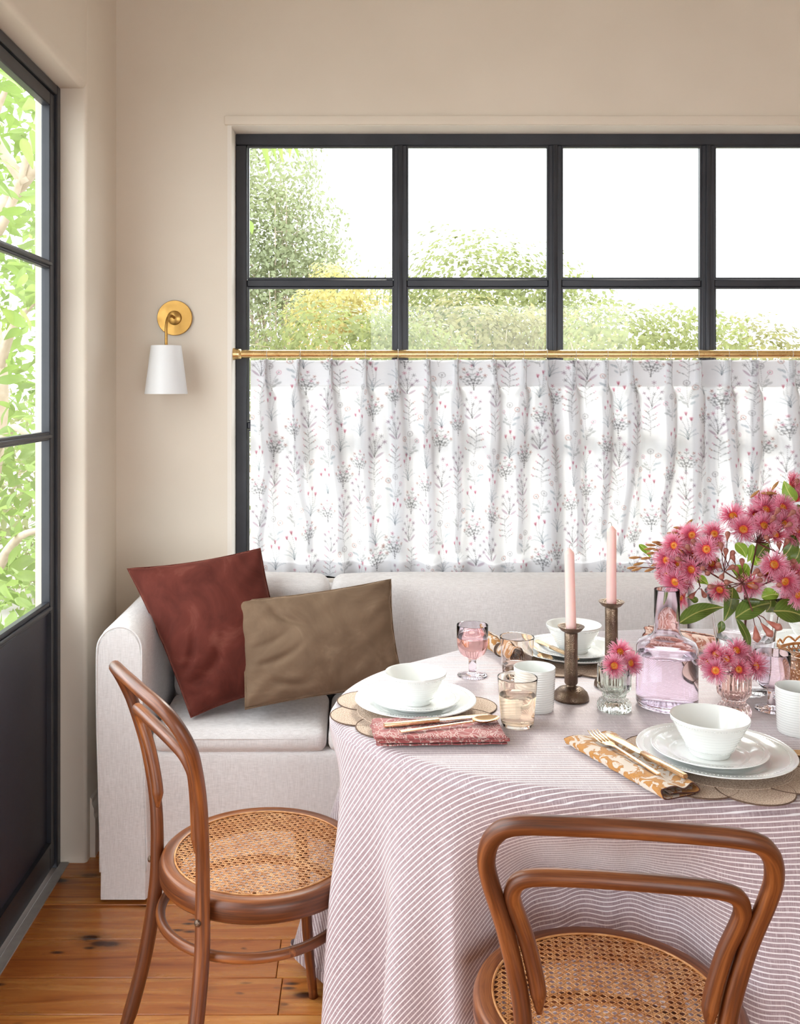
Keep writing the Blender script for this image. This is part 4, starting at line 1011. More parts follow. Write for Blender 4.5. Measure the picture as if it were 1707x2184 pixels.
mus = [(.035, .003), (-.034, .0025), (-.043, .008), (-.040, .0145), (-.02, .0185), (.006, .0135), (.03, .0165), (.0415, .0125), (.040, .0068), (.02, .0058), (-.02, .0058)]
folded('rolled_napkin', 'mustard patterned napkin in a loose fold, with fork and knife on it', M['nap_mustard'], (0.474, 1.670, MT-0.0040), math.radians(-71+0), mus, 0.262, 0.0022, None,
       taper=lambda f: (1.22-0.42*f, 0.8+0.35*f))
def roll_prof(r0, r1, turns):
    n = int(turns*14); return [((r0+(r1-r0)*i/n)*math.cos(2*pi*turns*i/n), r1+.001+(r0+(r1-r0)*i/n)*math.sin(2*pi*turns*i/n)) for i in range(n+1)]
tie = lambda f: (1-0.32*math.exp(-((f-0.5)/0.09)**2),)*2
def roll(c, a, label, mat, r1, ln):
    t = folded('rolled_napkin', label, mat, c, a, roll_prof(0.007, r1, 3.2), ln, 0.0021, None, taper=tie if ln < 0.17 else None); return t
a0, b0 = Vector((0.318, 2.455)), Vector((0.378, 2.285)); d0 = b0-a0
rn = roll(((a0.x+b0.x)/2, (a0.y+b0.y)/2, T0), math.atan2(d0.y, d0.x), 'mustard patterned napkin rolled and tied, left of the back plates', M['nap_mustard'], 0.0205, 0.168)
for k in range(3):
    MB().tube([(0.004*k-0.004, 0.0156*math.cos(a), 0.0150+0.0156*math.sin(a)) for a in np.linspace(0, 2*pi, 30)[:-1]], 0.0012, 6, closed=True).obj('tie_string', M['cord'], rn)
roll((0.815, 2.425, T0), math.radians(-38), 'blush patterned rolled napkin lying behind the lilac carafe', M['nap_blush'], 0.0235, 0.185)

# ---------------------------------------------------------------- cutlery
def slab(pts, name, mat, parent):
    """pts: (x, half width, z centre, half thickness) along the length"""
    mb = MB(); n = 12; V = []; F = []
    for x, hw_, z, ht in pts:
        for k in range(n):
            a = 2*pi*k/n; cx_, cz_ = math.cos(a), math.sin(a)
            sq = lambda c: math.copysign(abs(c)**0.55, c); V.append((x, hw_*sq(cx_), z+ht*sq(cz_)))
    m_ = len(pts)
    for i in range(m_-1):
        for k in range(n): l = (k+1) % n; F.append((i*n+k, (i+1)*n+k, (i+1)*n+l, i*n+l))
    F += [tuple(range(n)), tuple((m_-1)*n+k for k in range(n))[::-1]]
    return mb.add(V, F).obj(name, mat, parent, sharp=40)
def knife(loc, rz, label, tilt=0.0):
    t = thing('table_knife', label, 'knife', loc, rz, 'gold cutlery'); t.rotation_euler = (0, tilt, rz)
    slab([(-.108, .0048, .0045, .0034), (-.107, .0052, .0045, .0038), (-.05, .0058, .0045, .0040), (0, .0062, .0045, .0040), (.001, .0055, .0045, .0034)], 'handle', M['gold'], t)
    slab([(0, .0050, .0045, .0016), (.006, .0070, .0045, .0013), (.05, .0088, .0045, .0011), (.078, .0092, .0045, .0010), (.094, .0070, .0045, .0008), (.102, .0028, .0045, .0006)], 'blade', M['gold'], t)
def spoon(loc, rz, label, tilt=0.0, flip=False):
    t = thing('spoon', label, 'spoon', loc, rz, 'gold cutlery'); t.rotation_euler = (0, tilt, rz)
    slab([(-.105, .0038, .0030, .0016), (-.103, .0044, .0030, .0019), (-.04, .0034, .0036, .0018), (.03, .0026, .0046, .0017), (.045, .0030, .0046, .0016)], 'handle', M['gold'], t)
    mb = MB(); nu, nv = 20, 8; G = np.zeros((nu+1, 2*nv+1, 3))
    for side in (0, 1):
        G = np.zeros((nu, nv+1, 3))
        for i in range(nu):
            for j in range(nv+1):
                a = 2*pi*i/nu; r = j/nv; ex = .028*(1+0.10*math.cos(a)); G[i, j] = (.068+ex*r*math.cos(a), .0165*r*math.sin(a), .0046+.0032-.0075*(1-r*r)-side*.0011)
        mb.grid(G, wrap=True)
    mb.obj('bowl', M['gold'], t); return t
def fork(loc, rz, label, tilt=0.0):
    t = thing('fork', label, 'fork', loc, rz, 'gold cutlery'); t.rotation_euler = (0, tilt, rz)
    slab([(-.100, .0038, .0036, .0018), (-.098, .0046, .0036, .0021), (-.03, .0036, .0040, .0019), (.025, .0028, .0046, .0017), (.036, .0050, .0040, .0014), (.046, .0105, .0030, .0011), (.058, .0118, .0026, .0010)], 'handle', M['gold'], t)
    for k in range(4):
        y = -.0098+k*.00653
        MB().tube([(.056, y, .0026), (.075, y, .0030), (.092, y, .0052), (.103, y, .0088)], [.0019, .0017, .0014, .0008], 6).obj('tine', M['gold'], t)
NZ = MT-0.0030+0.0228
knife((0.1500, 1.8270, NZ), math.radians(16.0), 'gold table knife on the rust red napkin')
spoon((0.1740, 1.8030, NZ+0.0006), math.radians(19.5), 'gold spoon on the rust red napkin')
fork((0.4625, 1.678, MT+0.0150), math.radians(108), 'gold fork on the mustard napkin', -0.0)
knife((0.4930, 1.672, MT+0.0155), math.radians(112), 'gold table knife on the mustard napkin, beside the fork')
spoon((0.428, 2.335, MT+0.0190), math.radians(-82), 'gold spoon resting on the edge of the back plates', 0.06)
knife((0.468, 2.345, MT+0.0195), math.radians(113), 'gold table knife resting on the back plates beside the bowl')
spoon((0.855, 1.672, MT), math.radians(-25+180), 'gold spoon right of the nearest plate, at the right edge')
# ================================================================ CANE CHAIRS
def chair_meshes():
    D = {}
    def mir(P): return P+[(-x, y, z) for x, y, z in P[::-1][1:]]
    half = [(.176, -.262, .000), (.160, -.226, .12), (.146, -.200, .24), (.136, -.184, .36), (.1325, -.181, .45), (.137, -.183, .55), (.158, -.195, .655), (.181, -.215, .740), (.185, -.230, .780), (.174, -.250, .817), (.145, -.266, .839), (.07, -.275, .847), (0, -.277, .849)]
    P = catmull(mir(half), 9); rads = []
    for p in P: rads.append(0.0128+0.0022*sm(np.array((0.62-p.z)/0.35))-0.0012*float(p.z < 0.1))
    D['back_hoop'] = MB().tube(P, rads, 14, up=(0, 1, 0)).mesh('back_hoop')
    ih = [(.1130, -.1860, .545), (.1160, -.1860, .585), (.1305, -.1935, .65), (.1475, -.2040, .702), (.1500, -.2110, .724), (.140, -.2200, .744), (.112, -.2265, .754), (.05, -.2295, .758), (0, -.2300, .7585)]
    P = catmull(mir(ih), 8); n = len(P)
    D['inner_hoop'] = MB().tube(P, [0.0118*min(1, 0.35+0.65*min(i, n-1-i)/6) for i in range(n)], 14, up=(0, 1, 0)).mesh('inner_hoop')
    D['seat_rim'] = MB().lathe([(.170, .420), (.204, .417), (.209, .423), (.210, .447), (.2065, .456), (.199, .4605), (.182, .4590), (.1765, .4570), (.172, .4545), (.170, .450), (.170, .420)], 80, polar=True).mesh('seat_rim')
    D['cane_cord'] = MB().tube([(.1785*math.cos(a), .1785*math.sin(a), .4592) for a in np.linspace(0, 2*pi, 90)[:-1]], 0.0021, 6, closed=True).mesh('cane_edge')
    mb = MB(); s_ = .0128; Rc = .1775; z0 = .4565
    def strip(p, q, z, w_):
        p, q = Vector((*p, z)), Vector((*q, z)); d = (q-p); L = d.length
        if L < 0.01: return
        nseg = max(2, int(L/s_)); pts_ = [p+d*(i/nseg)+Vector((0, 0, 0.0006*(1 if i % 2 else -1))) for i in range(nseg+1)]
        d.normalize(); nrm = Vector((-d.y, d.x, 0))
        V = []
        for a in pts_: V += [a-nrm*w_, a+nrm*w_, a+nrm*w_*0.6+Vector((0, 0, .0007)), a-nrm*w_*0.6+Vector((0, 0, .0007))]
        F = []
        for i in range(nseg):
            for k in range(4): l = (k+1) % 4; F.append((i*4+k, i*4+l, (i+1)*4+l, (i+1)*4+k))
        mb.add(V, F)
    k = int(Rc/s_)
    for i in range(-k, k+1):
        for o_ in (-.00155, .00155):
            c = i*s_+o_
            if abs(c) < Rc:
                h = math.sqrt(Rc*Rc-c*c); strip((c, -h), (c, h), z0, .00075); strip((-h, c), (h, c), z0+.0006, .00075)
    kd = int(Rc*1.4143/s_)
    for i in range(-kd, kd+1):
        c = (i+0.5)*s_/math.sqrt(2)
        if abs(c) < Rc-.002:
            h = math.sqrt(Rc*Rc-c*c); r2 = math.sqrt(.5)
            for sg in (1, -1):
                nx, ny = r2, -sg*r2; tx_, ty_ = r2, sg*r2
                strip((nx*c-tx_*h, ny*c-ty_*h), (nx*c+tx_*h, ny*c+ty_*h), z0+.0012+.0004*sg, .0009)
    D['cane'] = mb.mesh('cane_webbing', smooth=False)
    D['ring_stretcher'] = MB().tube([(.190*math.cos(a), -.018+.190*math.sin(a), .352) for a in np.linspace(0, 2*pi, 72)[:-1]], .0098, 12, closed=True).mesh('ring_stretcher')
    for s1, nm in ((1, 'lr'), (-1, 'll')):
        lp = catmull([(.121*s1, .145, .430), (.131*s1, .158, .36), (.140*s1, .170, .24), (.151*s1, .184, .12), (.166*s1, .203, 0)], 6)
        D[nm] = MB().tube(lp, [.0150-.0045*i/(len(lp)-1) for i in range(len(lp))], 12).mesh('front_leg')
    D['bolt'] = MB().lathe([(0, -.004), (.0062, -.004), (.0068, 0), (.0058, .0022), (.003, .0036), (0, .004)], 16).mesh('bolt')
    return D
CHM = chair_meshes()
def cane_mat():
    t = NT('cane_strand'); n = t.noise(t.coord('Object'), 60, 3); n2 = t.noise(t.coord('Object'), 9, 2)
    t.set(color=t.mix(n2, t.ramp(n, [(0.35, srgb(164, 106, 54)), (0.65, srgb(222, 176, 122))]), srgb(188, 124, 66)), rough=0.4, coat=0.2); return t.m
M['cane'] = cane_mat()
def chair(loc, rz, label, wood):
    t = thing('cane_chair', label, 'chair', (*loc, 0), rz, 'bentwood cane chairs')
    obj('back_hoop', CHM['back_hoop'], None, t); obj('inner_hoop', CHM['inner_hoop'], None, t)
    rim = obj('seat_rim', CHM['seat_rim'], None, t); obj('cane_edge', CHM['cane_cord'], M['cane'], t)
    stuff(obj('cane_webbing', CHM['cane'], M['cane'], t))
    obj('ring_stretcher', CHM['ring_stretcher'], None, t)
    obj('front_leg', CHM['lr'], None, t); obj('front_leg', CHM['ll'], None, t)
    for s1 in (1, -1):
        d = Vector((.1325*s1*0.8, -.181, 0)).normalized()
        b = obj('bolt', CHM['bolt'], M['bronze'], t, Vector((.1330*s1, -.1815, .428))+d*.0150); b.rotation_mode = 'QUATERNION'; b.rotation_quaternion = d.to_track_quat('Z', 'Y')
    for c in t.children:
        if not c.data.materials: c.data.materials.append(wood)
    return t
chair((-0.200, 1.985), math.radians(-60), 'bentwood chair with cane seat standing in front of the sofa, at left', M['chair'])
chair((0.388, 1.500), math.radians(-8.3), 'bentwood chair with cane seat pushed under the table front, back to the camera', M['chair'])

# ---------------------------------------------------------------- cane bread basket at the right edge
bk = thing('bread_basket', 'small cane basket with looped rim at the right edge of the table', 'basket', (1.035, 2.150, T0))
mb = MB(); RB0, RB1, HB = .070, .088, .075
for i in range(40):
    a = 2*pi*i/40
    for s_ in (1, -1):
        mb.tube([((RB0+(RB1-RB0)*f)*math.cos(a+s_*0.5*f), (RB0+(RB1-RB0)*f)*math.sin(a+s_*0.5*f), .004+HB*f*0.82) for f in np.linspace(0, 1, 7)], .0014, 5)
for f in np.linspace(0.1, 0.82, 7): mb.tube([((RB0+(RB1-RB0)*f)*math.cos(a), (RB0+(RB1-RB0)*f)*math.sin(a), .004+HB*f) for a in np.linspace(0, 2*pi, 49)[:-1]], .0013, 5, closed=True)
stuff(mb.obj('cane_weave', M['cane'], bk))
mb = MB().tube([(RB1*math.cos(a), RB1*math.sin(a), .004+HB*.84) for a in np.linspace(0, 2*pi, 49)[:-1]], .0028, 8, closed=True)
mb.tube([((RB1+.003)*math.cos(a), (RB1+.003)*math.sin(a), .004+HB*.90+.012*abs(math.sin(a*7))) for a in np.linspace(0, 2*pi, 113)[:-1]], .0024, 6, closed=True)
mb.obj('rim', M['cane'], bk)
MB().lathe([(0, 0), (RB0+.002, 0), (RB0+.002, .005), (0, .005)], 40).obj('base', M['cane'], bk, sharp=40)

# ================================================================ FLOWERS
def grad_mat(name, stops, attr='grain', rough=0.55, transl=0.3, ax=0):
    t = NT(name); f = t.sep(t.coord(attr=attr))[ax]; n = t.noise(t.coord('Object'), 60, 2)
    col = t.mix(t.math('MULTIPLY', n, 0.3), t.ramp(f, stops), stops[-1][1])
    t.set(color=col, rough=rough); tl = t.node('ShaderNodeBsdfTranslucent'); t.link(col, tl.inputs[0])
    mx = t.node('ShaderNodeMixShader'); mx.inputs[0].default_value = transl; t.link(t.b.outputs[0], mx.inputs[1]); t.link(tl.outputs[0], mx.inputs[2]); t.link(mx.outputs[0], t.out.inputs[0]); return t.m
M['stamen'] = grad_mat('stamen_pink', [(0.0, srgb(232, 70, 112)), (0.25, srgb(255, 146, 186)), (1.0, srgb(255, 212, 228))], transl=0.5)
M['stamen_deep'] = grad_mat('stamen_deep_pink', [(0.0, srgb(214, 40, 78)), (0.35, srgb(248, 126, 162)), (1.0, srgb(254, 196, 214))], transl=0.5)
M['nectar'] = pm('nectar_yellow', srgb(214, 150, 36), srgb(196, 96, 30), 200, 0.35, 0.2, 500)
M['cup'] = pm('flower_cup_red', srgb(196, 44, 44), srgb(222, 78, 64), 150, 0.45)
M['bud'] = pm('bud_russet', srgb(128, 70, 58), srgb(176, 112, 96), 120, 0.5, 0.1, 300)
M['gumnut'] = pm('gumnut_blush', srgb(190, 124, 108), srgb(160, 86, 72), 60, 0.5)
M['stem'] = pm('stem_maroon', srgb(86, 34, 34), srgb(112, 54, 40), 60, 0.55)
M['tanbud'] = pm('young_leaf_tan', srgb(150, 102, 52), srgb(186, 138, 84), 60, 0.5)
def leaf_mat(name, a, b, rib, transl=0.35):
    t = NT(name); c = t.sep(t.coord(attr='grain')); y = t.math('ABSOLUTE', c[1]); n = t.noise(t.coord('Object'), 35, 3)
    sv = t.math('SINE', t.math('ADD', t.math('MULTIPLY', c[0], 55.0), t.math('MULTIPLY', y, -22.0)))
    col = t.mix(t.ramp(n, [(0.3, 0.0), (0.7, 1.0)]), a, b)
    col = t.mix(t.math('MULTIPLY', t.ramp(sv, [(0.85, 0.0), (1.0, 1.0)]), 0.25), col, rib)
    col = t.mix(t.ramp(y, [(0.03, 1.0), (0.07, 0.0)]), col, rib)
    t.set(color=col, rough=0.38, coat=0.15); tl = t.node('ShaderNodeBsdfTranslucent'); t.link(col, tl.inputs[0])
    mx = t.node('ShaderNodeMixShader'); mx.inputs[0].default_value = transl; t.link(t.b.outputs[0], mx.inputs[1]); t.link(tl.outputs[0], mx.inputs[2]); t.link(mx.outputs[0], t.out.inputs[0]); return t.m
M['gumleaf'] = leaf_mat('gum_leaf_dark', srgb(74, 96, 30), srgb(96, 122, 48), srgb(170, 170, 96), 0.25)
M['gumleaf2'] = leaf_mat('gum_leaf_fresh', srgb(120, 156, 48), srgb(142, 176, 66), srgb(196, 208, 124), 0.45)
def blossom_meshes(seed, n=150, wide=1.0):
    r = np.random.default_rng(seed); mb = MB()
    for i in range(n):
        a = r.uniform(0, 2*pi); th_ = math.radians(r.uniform(28, 112))*wide; L = r.uniform(.0165, .0225)
        rad = Vector((math.cos(a), math.sin(a), 0)); ax = Vector((0, 0, 1)); p = rad*r.uniform(.0074, .0094)+ax*.0035
        d1 = (rad*math.sin(th_*0.75)+ax*math.cos(th_*0.75)); d2 = (rad*math.sin(th_)+ax*math.cos(th_)); d2 += Vector(r.normal(0, .12, 3)); d2.normalize()
        q1 = p+d1*L*0.5; q2 = q1+d2*L*0.55
        u = d2.orthogonal().normalized(); w_ = d2.cross(u); V = []; C = []
        for t_, (pt, rr_) in enumerate(((p, .00050), (q1, .00044), (q2, .00034))):
            for k in range(3): b = 2*pi*k/3; V.append(pt+u*rr_*math.cos(b)+w_*rr_*math.sin(b)); C.append((t_/2, 0, 0))
        V.append(q2+d2*.0006); C.append((1, 0, 0))
        F = []
        for l in range(2):
            for k in range(3): m_ = (k+1) % 3; F.append((l*3+k, l*3+m_, l*3+3+m_, l*3+3+k))
        F += [(6, 7, 9), (7, 8, 9), (8, 6, 9)]
        mb.add(V, F, C)
    return mb.mesh('stamens')
STM = [blossom_meshes(s_, 290 if s_ < 3 else 220, (1.0, 0.85, 1.1, 0.7)[s_]) for s_ in range(4)]
CUPM = MB().lathe([(0, -.016), (.0022, -.0155), (.0034, -.012), (.0060, -.005), (.0086, .001), (.0095, .0038), (.0088, .0050), (.0072, .0042), (.0060, .0028), (0, .0024)], 20).mesh('cup')
NECM = MB().lathe([(.0074, .0034), (.0066, .0044), (.0040, .0040), (.0018, .0052), (.0010, .0105), (0, .0108)], 16).mesh('nectar_disc')
BUDM = MB().lathe([(0, -.012), (.0013, -.0115), (.0020, -.007), (.0042, -.001), (.0056, .004), (.0050, .0078), (.0026, .0098), (.0008, .0104), (0, .0106)], 14).mesh('bud')
NUTM = MB().lathe([(0, -.022), (.0014, -.0215), (.0030, -.016), (.0058, -.006), (.0066, .000), (.0080, .0020), (.0086, .0050), (.0072, .0062), (.0060, .0085), (.0030, .0112), (.0010, .0126), (0, .0128)], 16).mesh('gumnut')
TANM = MB().lathe([(0, -.013), (.0008, -.0125), (.0022, -.007), (.0034, .000), (.0026, .008), (.0009, .0125), (0, .0135)], 12).mesh('young_bud')
def orient(o, d): o.rotation_mode = 'QUATERNION'; o.rotation_quaternion = Vector(d).to_track_quat('Z', 'Y')
def leaf_between(name, p, q, width, nrm, parent, mat, bend=0.012, org=Vector(), skew=0.12, wav=0.0015):
    p, q = Vector(p)-org, Vector(q)-org; L = (q-p).length; x = (q-p).normalized(); n = Vector(nrm); n = (n-x*n.dot(x)).normalized(); y = n.cross(x)
    nu, nv = 16, 8; G = np.zeros((nu+1, nv+1, 3)); C = np.zeros_like(G)
    for i in range(nu+1):
        t = i/nu; wd = width/2*(math.sin(pi*t**(0.78))**0.85)*(1-0.25*t)+0.0004
        for j in range(nv+1):
            s_ = 2*j/nv-1
            pt = p+x*(L*t)+y*(wd*s_+L*skew*math.sin(pi*t)*0.5)+n*(bend*math.sin(pi*t)+0.18*wd*abs(s_)-0.0+wav*math.sin(9*t+2*s_)*s_)
            G[i, j] = pt; C[i, j] = (t, s_*wd/(width/2), 0)
    return MB().grid(G, C).obj(name, mat, parent)
VB = 2.092
def bq(u, v, d=0.0): return at(1320+u/4.367, 1000+v/4.367, VB+d)
ROOT = Vector((BV[0], BV[1], T0+0.215))
fr = random.Random(5)
def make_stem(name, label, group, root_pts, hub, blossoms, buds, leaves, tans=(), nuts=(), origin=None, cxy=None, deep=False):
    """one cut stem: woody stem, blossoms (> stamens, nectar disc), buds and leaves"""
    org = Vector(origin); t = thing(name, label, 'flower', org, 0, group)
    sb = MB(); main = catmull([Vector(p)-org for p in root_pts]+[hub-org], 8)
    sb.tube(main, [.0026-.0010*i/(len(main)-1) for i in range(len(main))], 8)
    def side(p0, p1, r_=.0010, sag=0.006):
        m_ = (p0+p1)/2+Vector((fr.uniform(-.004, .004), fr.uniform(-.004, .004), -sag)); sb.tube(catmull([p0-org, m_-org, p1-org], 5), r_, 6)
    for (p, d, k, sc_) in blossoms:
        side(hub, p-Vector(d)*.015*sc_)
        c = obj('blossom', CUPM, M['cup'], t, p-org); orient(c, d); c.scale = (sc_,)*3
        obj('stamens', STM[k], M['stamen_deep'] if deep or k == 3 else M['stamen'], c); obj('nectar_disc', NECM, M['nectar'], c)
    for (p, h) in buds:
        d = (p-h).normalized(); side(h, p-d*.011, .0009, 0.002); b = obj('bud', BUDM, M['bud'], t, p-org); orient(b, d)
        if h is not hub and (h-hub).length > 0.01: pass
    for (p, h) in nuts:
        d = (p-h).normalized(); side(h, p-d*.02, .0010, -0.002); b = obj('gumnut', NUTM, M['gumnut'], t, p-org); orient(b, d)
    for (p, d) in tans:
        b = obj('young_bud', TANM, M['tanbud'], t, p-org); orient(b, d); side(hub, p-Vector(d).normalized()*.012, .0007, 0.003)
    for (p, q, wd, nrm, m_, bd) in leaves: leaf_between('leaf', p, q, wd, nrm, t, M[m_], bd, org)
    # twigs that join the secondary hubs
    for h in {tuple(h) for _, h in list(buds)+list(nuts)}:
        if (Vector(h)-hub).length > 0.004: side(hub, Vector(h), .0015, 0.0)
    sb.obj('stem', M['stem'], t); return t
CEN = bq(1300, 800)
def fdir(p, tilt=0.5):
    v = (p-CEN); d = Vector((v.x*5.5, -0.85, v.z*4.5+0.15)); return d.normalized()
def BL(*uvs): return [(bq(u, v, d), fdir(bq(u, v, d)), k, s_) for u, v, d, k, s_ in uvs]
foot = lambda dx, dy: [(BV[0]+dx*0.5, BV[1]+dy*0.5, T0+0.025), (BV[0]-dx*0.6, BV[1]-dy*0.6, T0+0.20)]
GS = 'flowering gum stems in the clear vase'
h1 = bq(760, 900, -.03)
make_stem('gum_flower', 'flowering gum stem of pink blossoms leaning left over the lilac carafe, in the clear vase', GS, foot(.02, .01), h1,
    BL((690, 620, -.02, 0, 1), (895, 610, -.03, 1, 1), (525, 715, -.03, 0, 1), (825, 750, -.06, 2, 1.08), (455, 850, -.02, 1, 1.05), (685, 935, -.05, 0, 1.05), (565, 895, -.035, 3, .95), (535, 1050, -.045, 2, 1.1), (585, 1190, -.03, 3, .95), (595, 630, .01, 3, .9), (700, 815, -.02, 3, .9), (460, 980, -.01, 3, .95), (640, 1040, -.02, 3, .95), (870, 880, -.01, 3, .9), (760, 800, -.0, 2, 1), (600, 760, -.0, 1, 1), (480, 920, .0, 0, 1), (720, 880, .0, 0, 1)),
    [(bq(650, 740, -.06), h1), (bq(700, 690, -.05), h1), (bq(565, 845, -.07), h1), (bq(780, 925, -.07), h1), (bq(820, 965, -.07), h1), (bq(690, 1175, -.05), bq(760, 1100, -.04)), (bq(790, 1160, -.05), bq(760, 1100, -.04))],
    [(bq(560, 1440, -.06), bq(985, 1285, -.05), .040, (0, -.7, .7), 'gumleaf', .006), (bq(190, 705, .03), bq(300, 830, .01), .016, (0, -1, .3), 'gumleaf2', .002), (bq(480, 1180, .02), bq(410, 1370, .0), .020, (0, -1, .2), 'gumleaf', .003), (bq(700, 1010, .0), bq(840, 1080, -.01), .022, (0, -1, .5), 'gumleaf2', .003), (bq(930, 830, .02), bq(820, 960, .0), .018, (0, -1, .4), 'gumleaf', .003)],
    [(bq(360, 685, .0), (-1, -.2, .1)), (bq(300, 710, .0), (-1, -.2, .1)), (bq(290, 745, -.01), (-1, -.2, -.05)), (bq(310, 785, -.01), (-1, -.2, -.05)), (bq(255, 832, -.01), (-1, -.2, -.1)), (bq(150, 826, .0), (-1, 0, -.05)), (bq(185, 885, -.01), (-1, -.2, -.2)), (bq(130, 920, -.0), (-1, -.1, -.1)), (bq(170, 935, -.01), (-1, -.2, -.25)), (bq(290, 940, -.01), (-1, -.2, -.3)), (bq(350, 892, -.01), (-1, -.2, -.2)), (bq(375, 755, -.01), (-1, -.1, 0)), (bq(400, 710, .01), (-1, 0, .2)), (bq(650, 508, .01), (.5, 0, .5)), (bq(565, 550, .01), (-1, 0, .1)), (bq(500, 597, .01), (-1, 0, -.05))], origin=ROOT)
h2 = bq(1155, 1062, -.07); h2b = bq(985, 955, -.07)
make_stem('gum_flower', 'gum stem of round russet buds in the middle of the arrangement, in the clear vase', GS, foot(-.01, -.02), h2,
    BL((1230, 1075, -.05, 2, 1.0), (945, 1120, -.04, 3, .95), (920, 700, .0, 3, .8)),
    [(bq(u, v, -.08), h2b if u < 1060 and v < 1000 else h2) for u, v in ((1015, 625), (955, 725), (998, 780), (1055, 800), (1068, 835), (1150, 875), (1045, 922), (940, 905), (965, 997), (1022, 1055), (872, 1095), (1100, 940), (1130, 1112), (1255, 1095), (1295, 1040), (1275, 962))],
    [(bq(1060, 1100, -.03), bq(980, 1420, -.06), .034, (-.3, -1, .1), 'gumleaf', .004), (bq(960, 1415, -.05), bq(930, 1535, -.05), .018, (0, -1, .1), 'gumleaf', .002), (bq(1085, 1390, -.09), bq(1415, 1265, -.06), .045, (.1, -.8, .6), 'gumleaf', .008), (bq(1090, 1390, -.08), bq(1215, 1725, -.08), .022, (.5, -1, 0), 'gumleaf', .006), (bq(1060, 900, .03), bq(1190, 1060, .03), .03, (0, -1, .3), 'gumleaf2', .004), (bq(1010, 1080, .02), bq(870, 1240, .02), .022, (0, -1, .3), 'gumleaf', .003), (bq(1200, 890, .03), bq(1090, 1030, .02), .03, (0, -1, .2), 'gumleaf2', .004), (bq(740, 1230, .0), bq(640, 1190, .0), .016, (0, -1, .5), 'gumleaf', .002)],
    nuts=[(bq(1285, 1560, -.10), bq(1255, 1350, -.085)), (bq(1395, 1518, -.10), bq(1255, 1350, -.085)), (bq(1470, 1465, -.10), bq(1255, 1350, -.085))], origin=ROOT)
h3 = bq(1290, 690, -.01)
make_stem('gum_flower', 'tall gum stem of open pink blossoms rising at the top, in the clear vase', GS, foot(.0, .02), h3,
    BL((1065, 445, .01, 2, 1.08), (1160, 570, -.02, 0, 1.12), (1365, 385, .0, 0, 1.05), (1520, 365, -.01, 1, 1.05), (1275, 445, .01, 1, 1), (1350, 535, -.03, 0, 1.05), (1535, 515, -.03, 1, 1.0), (1450, 615, -.04, 3, 1), (1640, 575, -.01, 3, 1.1), (1620, 150, .02, 3, 1), (1690, 270, .02, 1, 1.05), (1700, 480, .0, 2, 1.05), (1400, 290, .03, 3, .95), (1230, 520, .03, 3, .9), (1440, 450, .01, 2, .95), (1330, 330, .03, 0, 1), (1580, 440, .02, 2, 1), (1590, 620, .01, 1, 1)),
    [(bq(1385, 655, -.06), bq(1450, 760, -.05)), (bq(1560, 690, -.06), bq(1500, 790, -.05)), (bq(1495, 715, -.06), bq(1500, 790, -.05)), (bq(1435, 470, -.05), h3), (bq(1580, 525, -.06), h3), (bq(1612, 415, -.05), h3), (bq(1475, 400, -.05), h3), (bq(1655, 130, .0), bq(1600, 300, .01))],
    [(bq(1645, 305, -.0), bq(1540, 110, .01), .032, (-.4, -1, .1), 'gumleaf2', .004), (bq(1090, 690, .03), bq(1190, 830, .02), .028, (0, -1, .2), 'gumleaf2', .004), (bq(1245, 700, .02), bq(1200, 870, .02), .022, (0, -1, .1), 'gumleaf2', .003), (bq(1290, 830, .01), bq(1400, 690, .02), .036, (0, -1, .3), 'gumleaf', .004), (bq(1640, 620, .0), bq(1530, 830, .0), .034, (-.3, -1, .2), 'gumleaf', .004), (bq(1690, 740, .0), bq(1610, 890, .0), .034, (-.2, -1, .3), 'gumleaf', .004), (bq(1300, 900, .03), bq(1250, 760, .03), .026, (0, -1, .1), 'gumleaf2', .003), (bq(1700, 440, .03), bq(1670, 330, .03), .03, (0, -1, .2), 'gumleaf', .003)],
    [(bq(1455, 160, .02), (.5, 0, .6)), (bq(1420, 225, .02), (-1, 0, .1)), (bq(1380, 230, .02), (-1, 0, .1)), (bq(1270, 232, .02), (-.6, 0, -.5))], origin=ROOT)
h4 = bq(1480, 1010, -.05)
make_stem('gum_flower', 'gum stem of pink blossoms at the right edge, in the clear vase', GS, foot(-.02, .0), h4,
    BL((1440, 890, -.08, 2, 1.12), (1540, 1045, -.09, 0, 1.1), (1655, 1165, -.09, 1, 1.08), (1690, 965, -.05, 1, 1.05), (1380, 950, -.04, 3, .95), (1620, 1080, -.06, 3, 1.0), (1580, 960, -.03, 3, .95), (1730, 1080, -.05, 3, 1.0), (1500, 960, -.03, 0, 1), (1600, 1150, -.05, 2, 1)),
    [(bq(1615, 862, -.08), bq(1540, 870, -.06)), (bq(1495, 1078, -.12), h4), (bq(1330, 985, -.08), h4)],
    [(bq(1440, 1325, -.09), bq(1760, 1400, -.08), .058, (0, -.8, .6), 'gumleaf', .006), (bq(1330, 1200, -.03), bq(1500, 1170, -.03), .034, (0, -1, .4), 'gumleaf2', .003), (bq(1500, 1230, -.02), bq(1370, 1330, -.03), .03, (0, -1, .4), 'gumleaf', .003), (bq(1690, 1270, -.06), bq(1700, 1400, -.06), .02, (0, -1, .3), 'gumleaf2', .003), (bq(1600, 930, .02), bq(1700, 780, .02), .04, (0, -1, .2), 'gumleaf', .004), (bq(1660, 1290, .0), bq(1540, 1200, .0), .03, (0, -1, .4), 'gumleaf2', .004)], origin=ROOT)
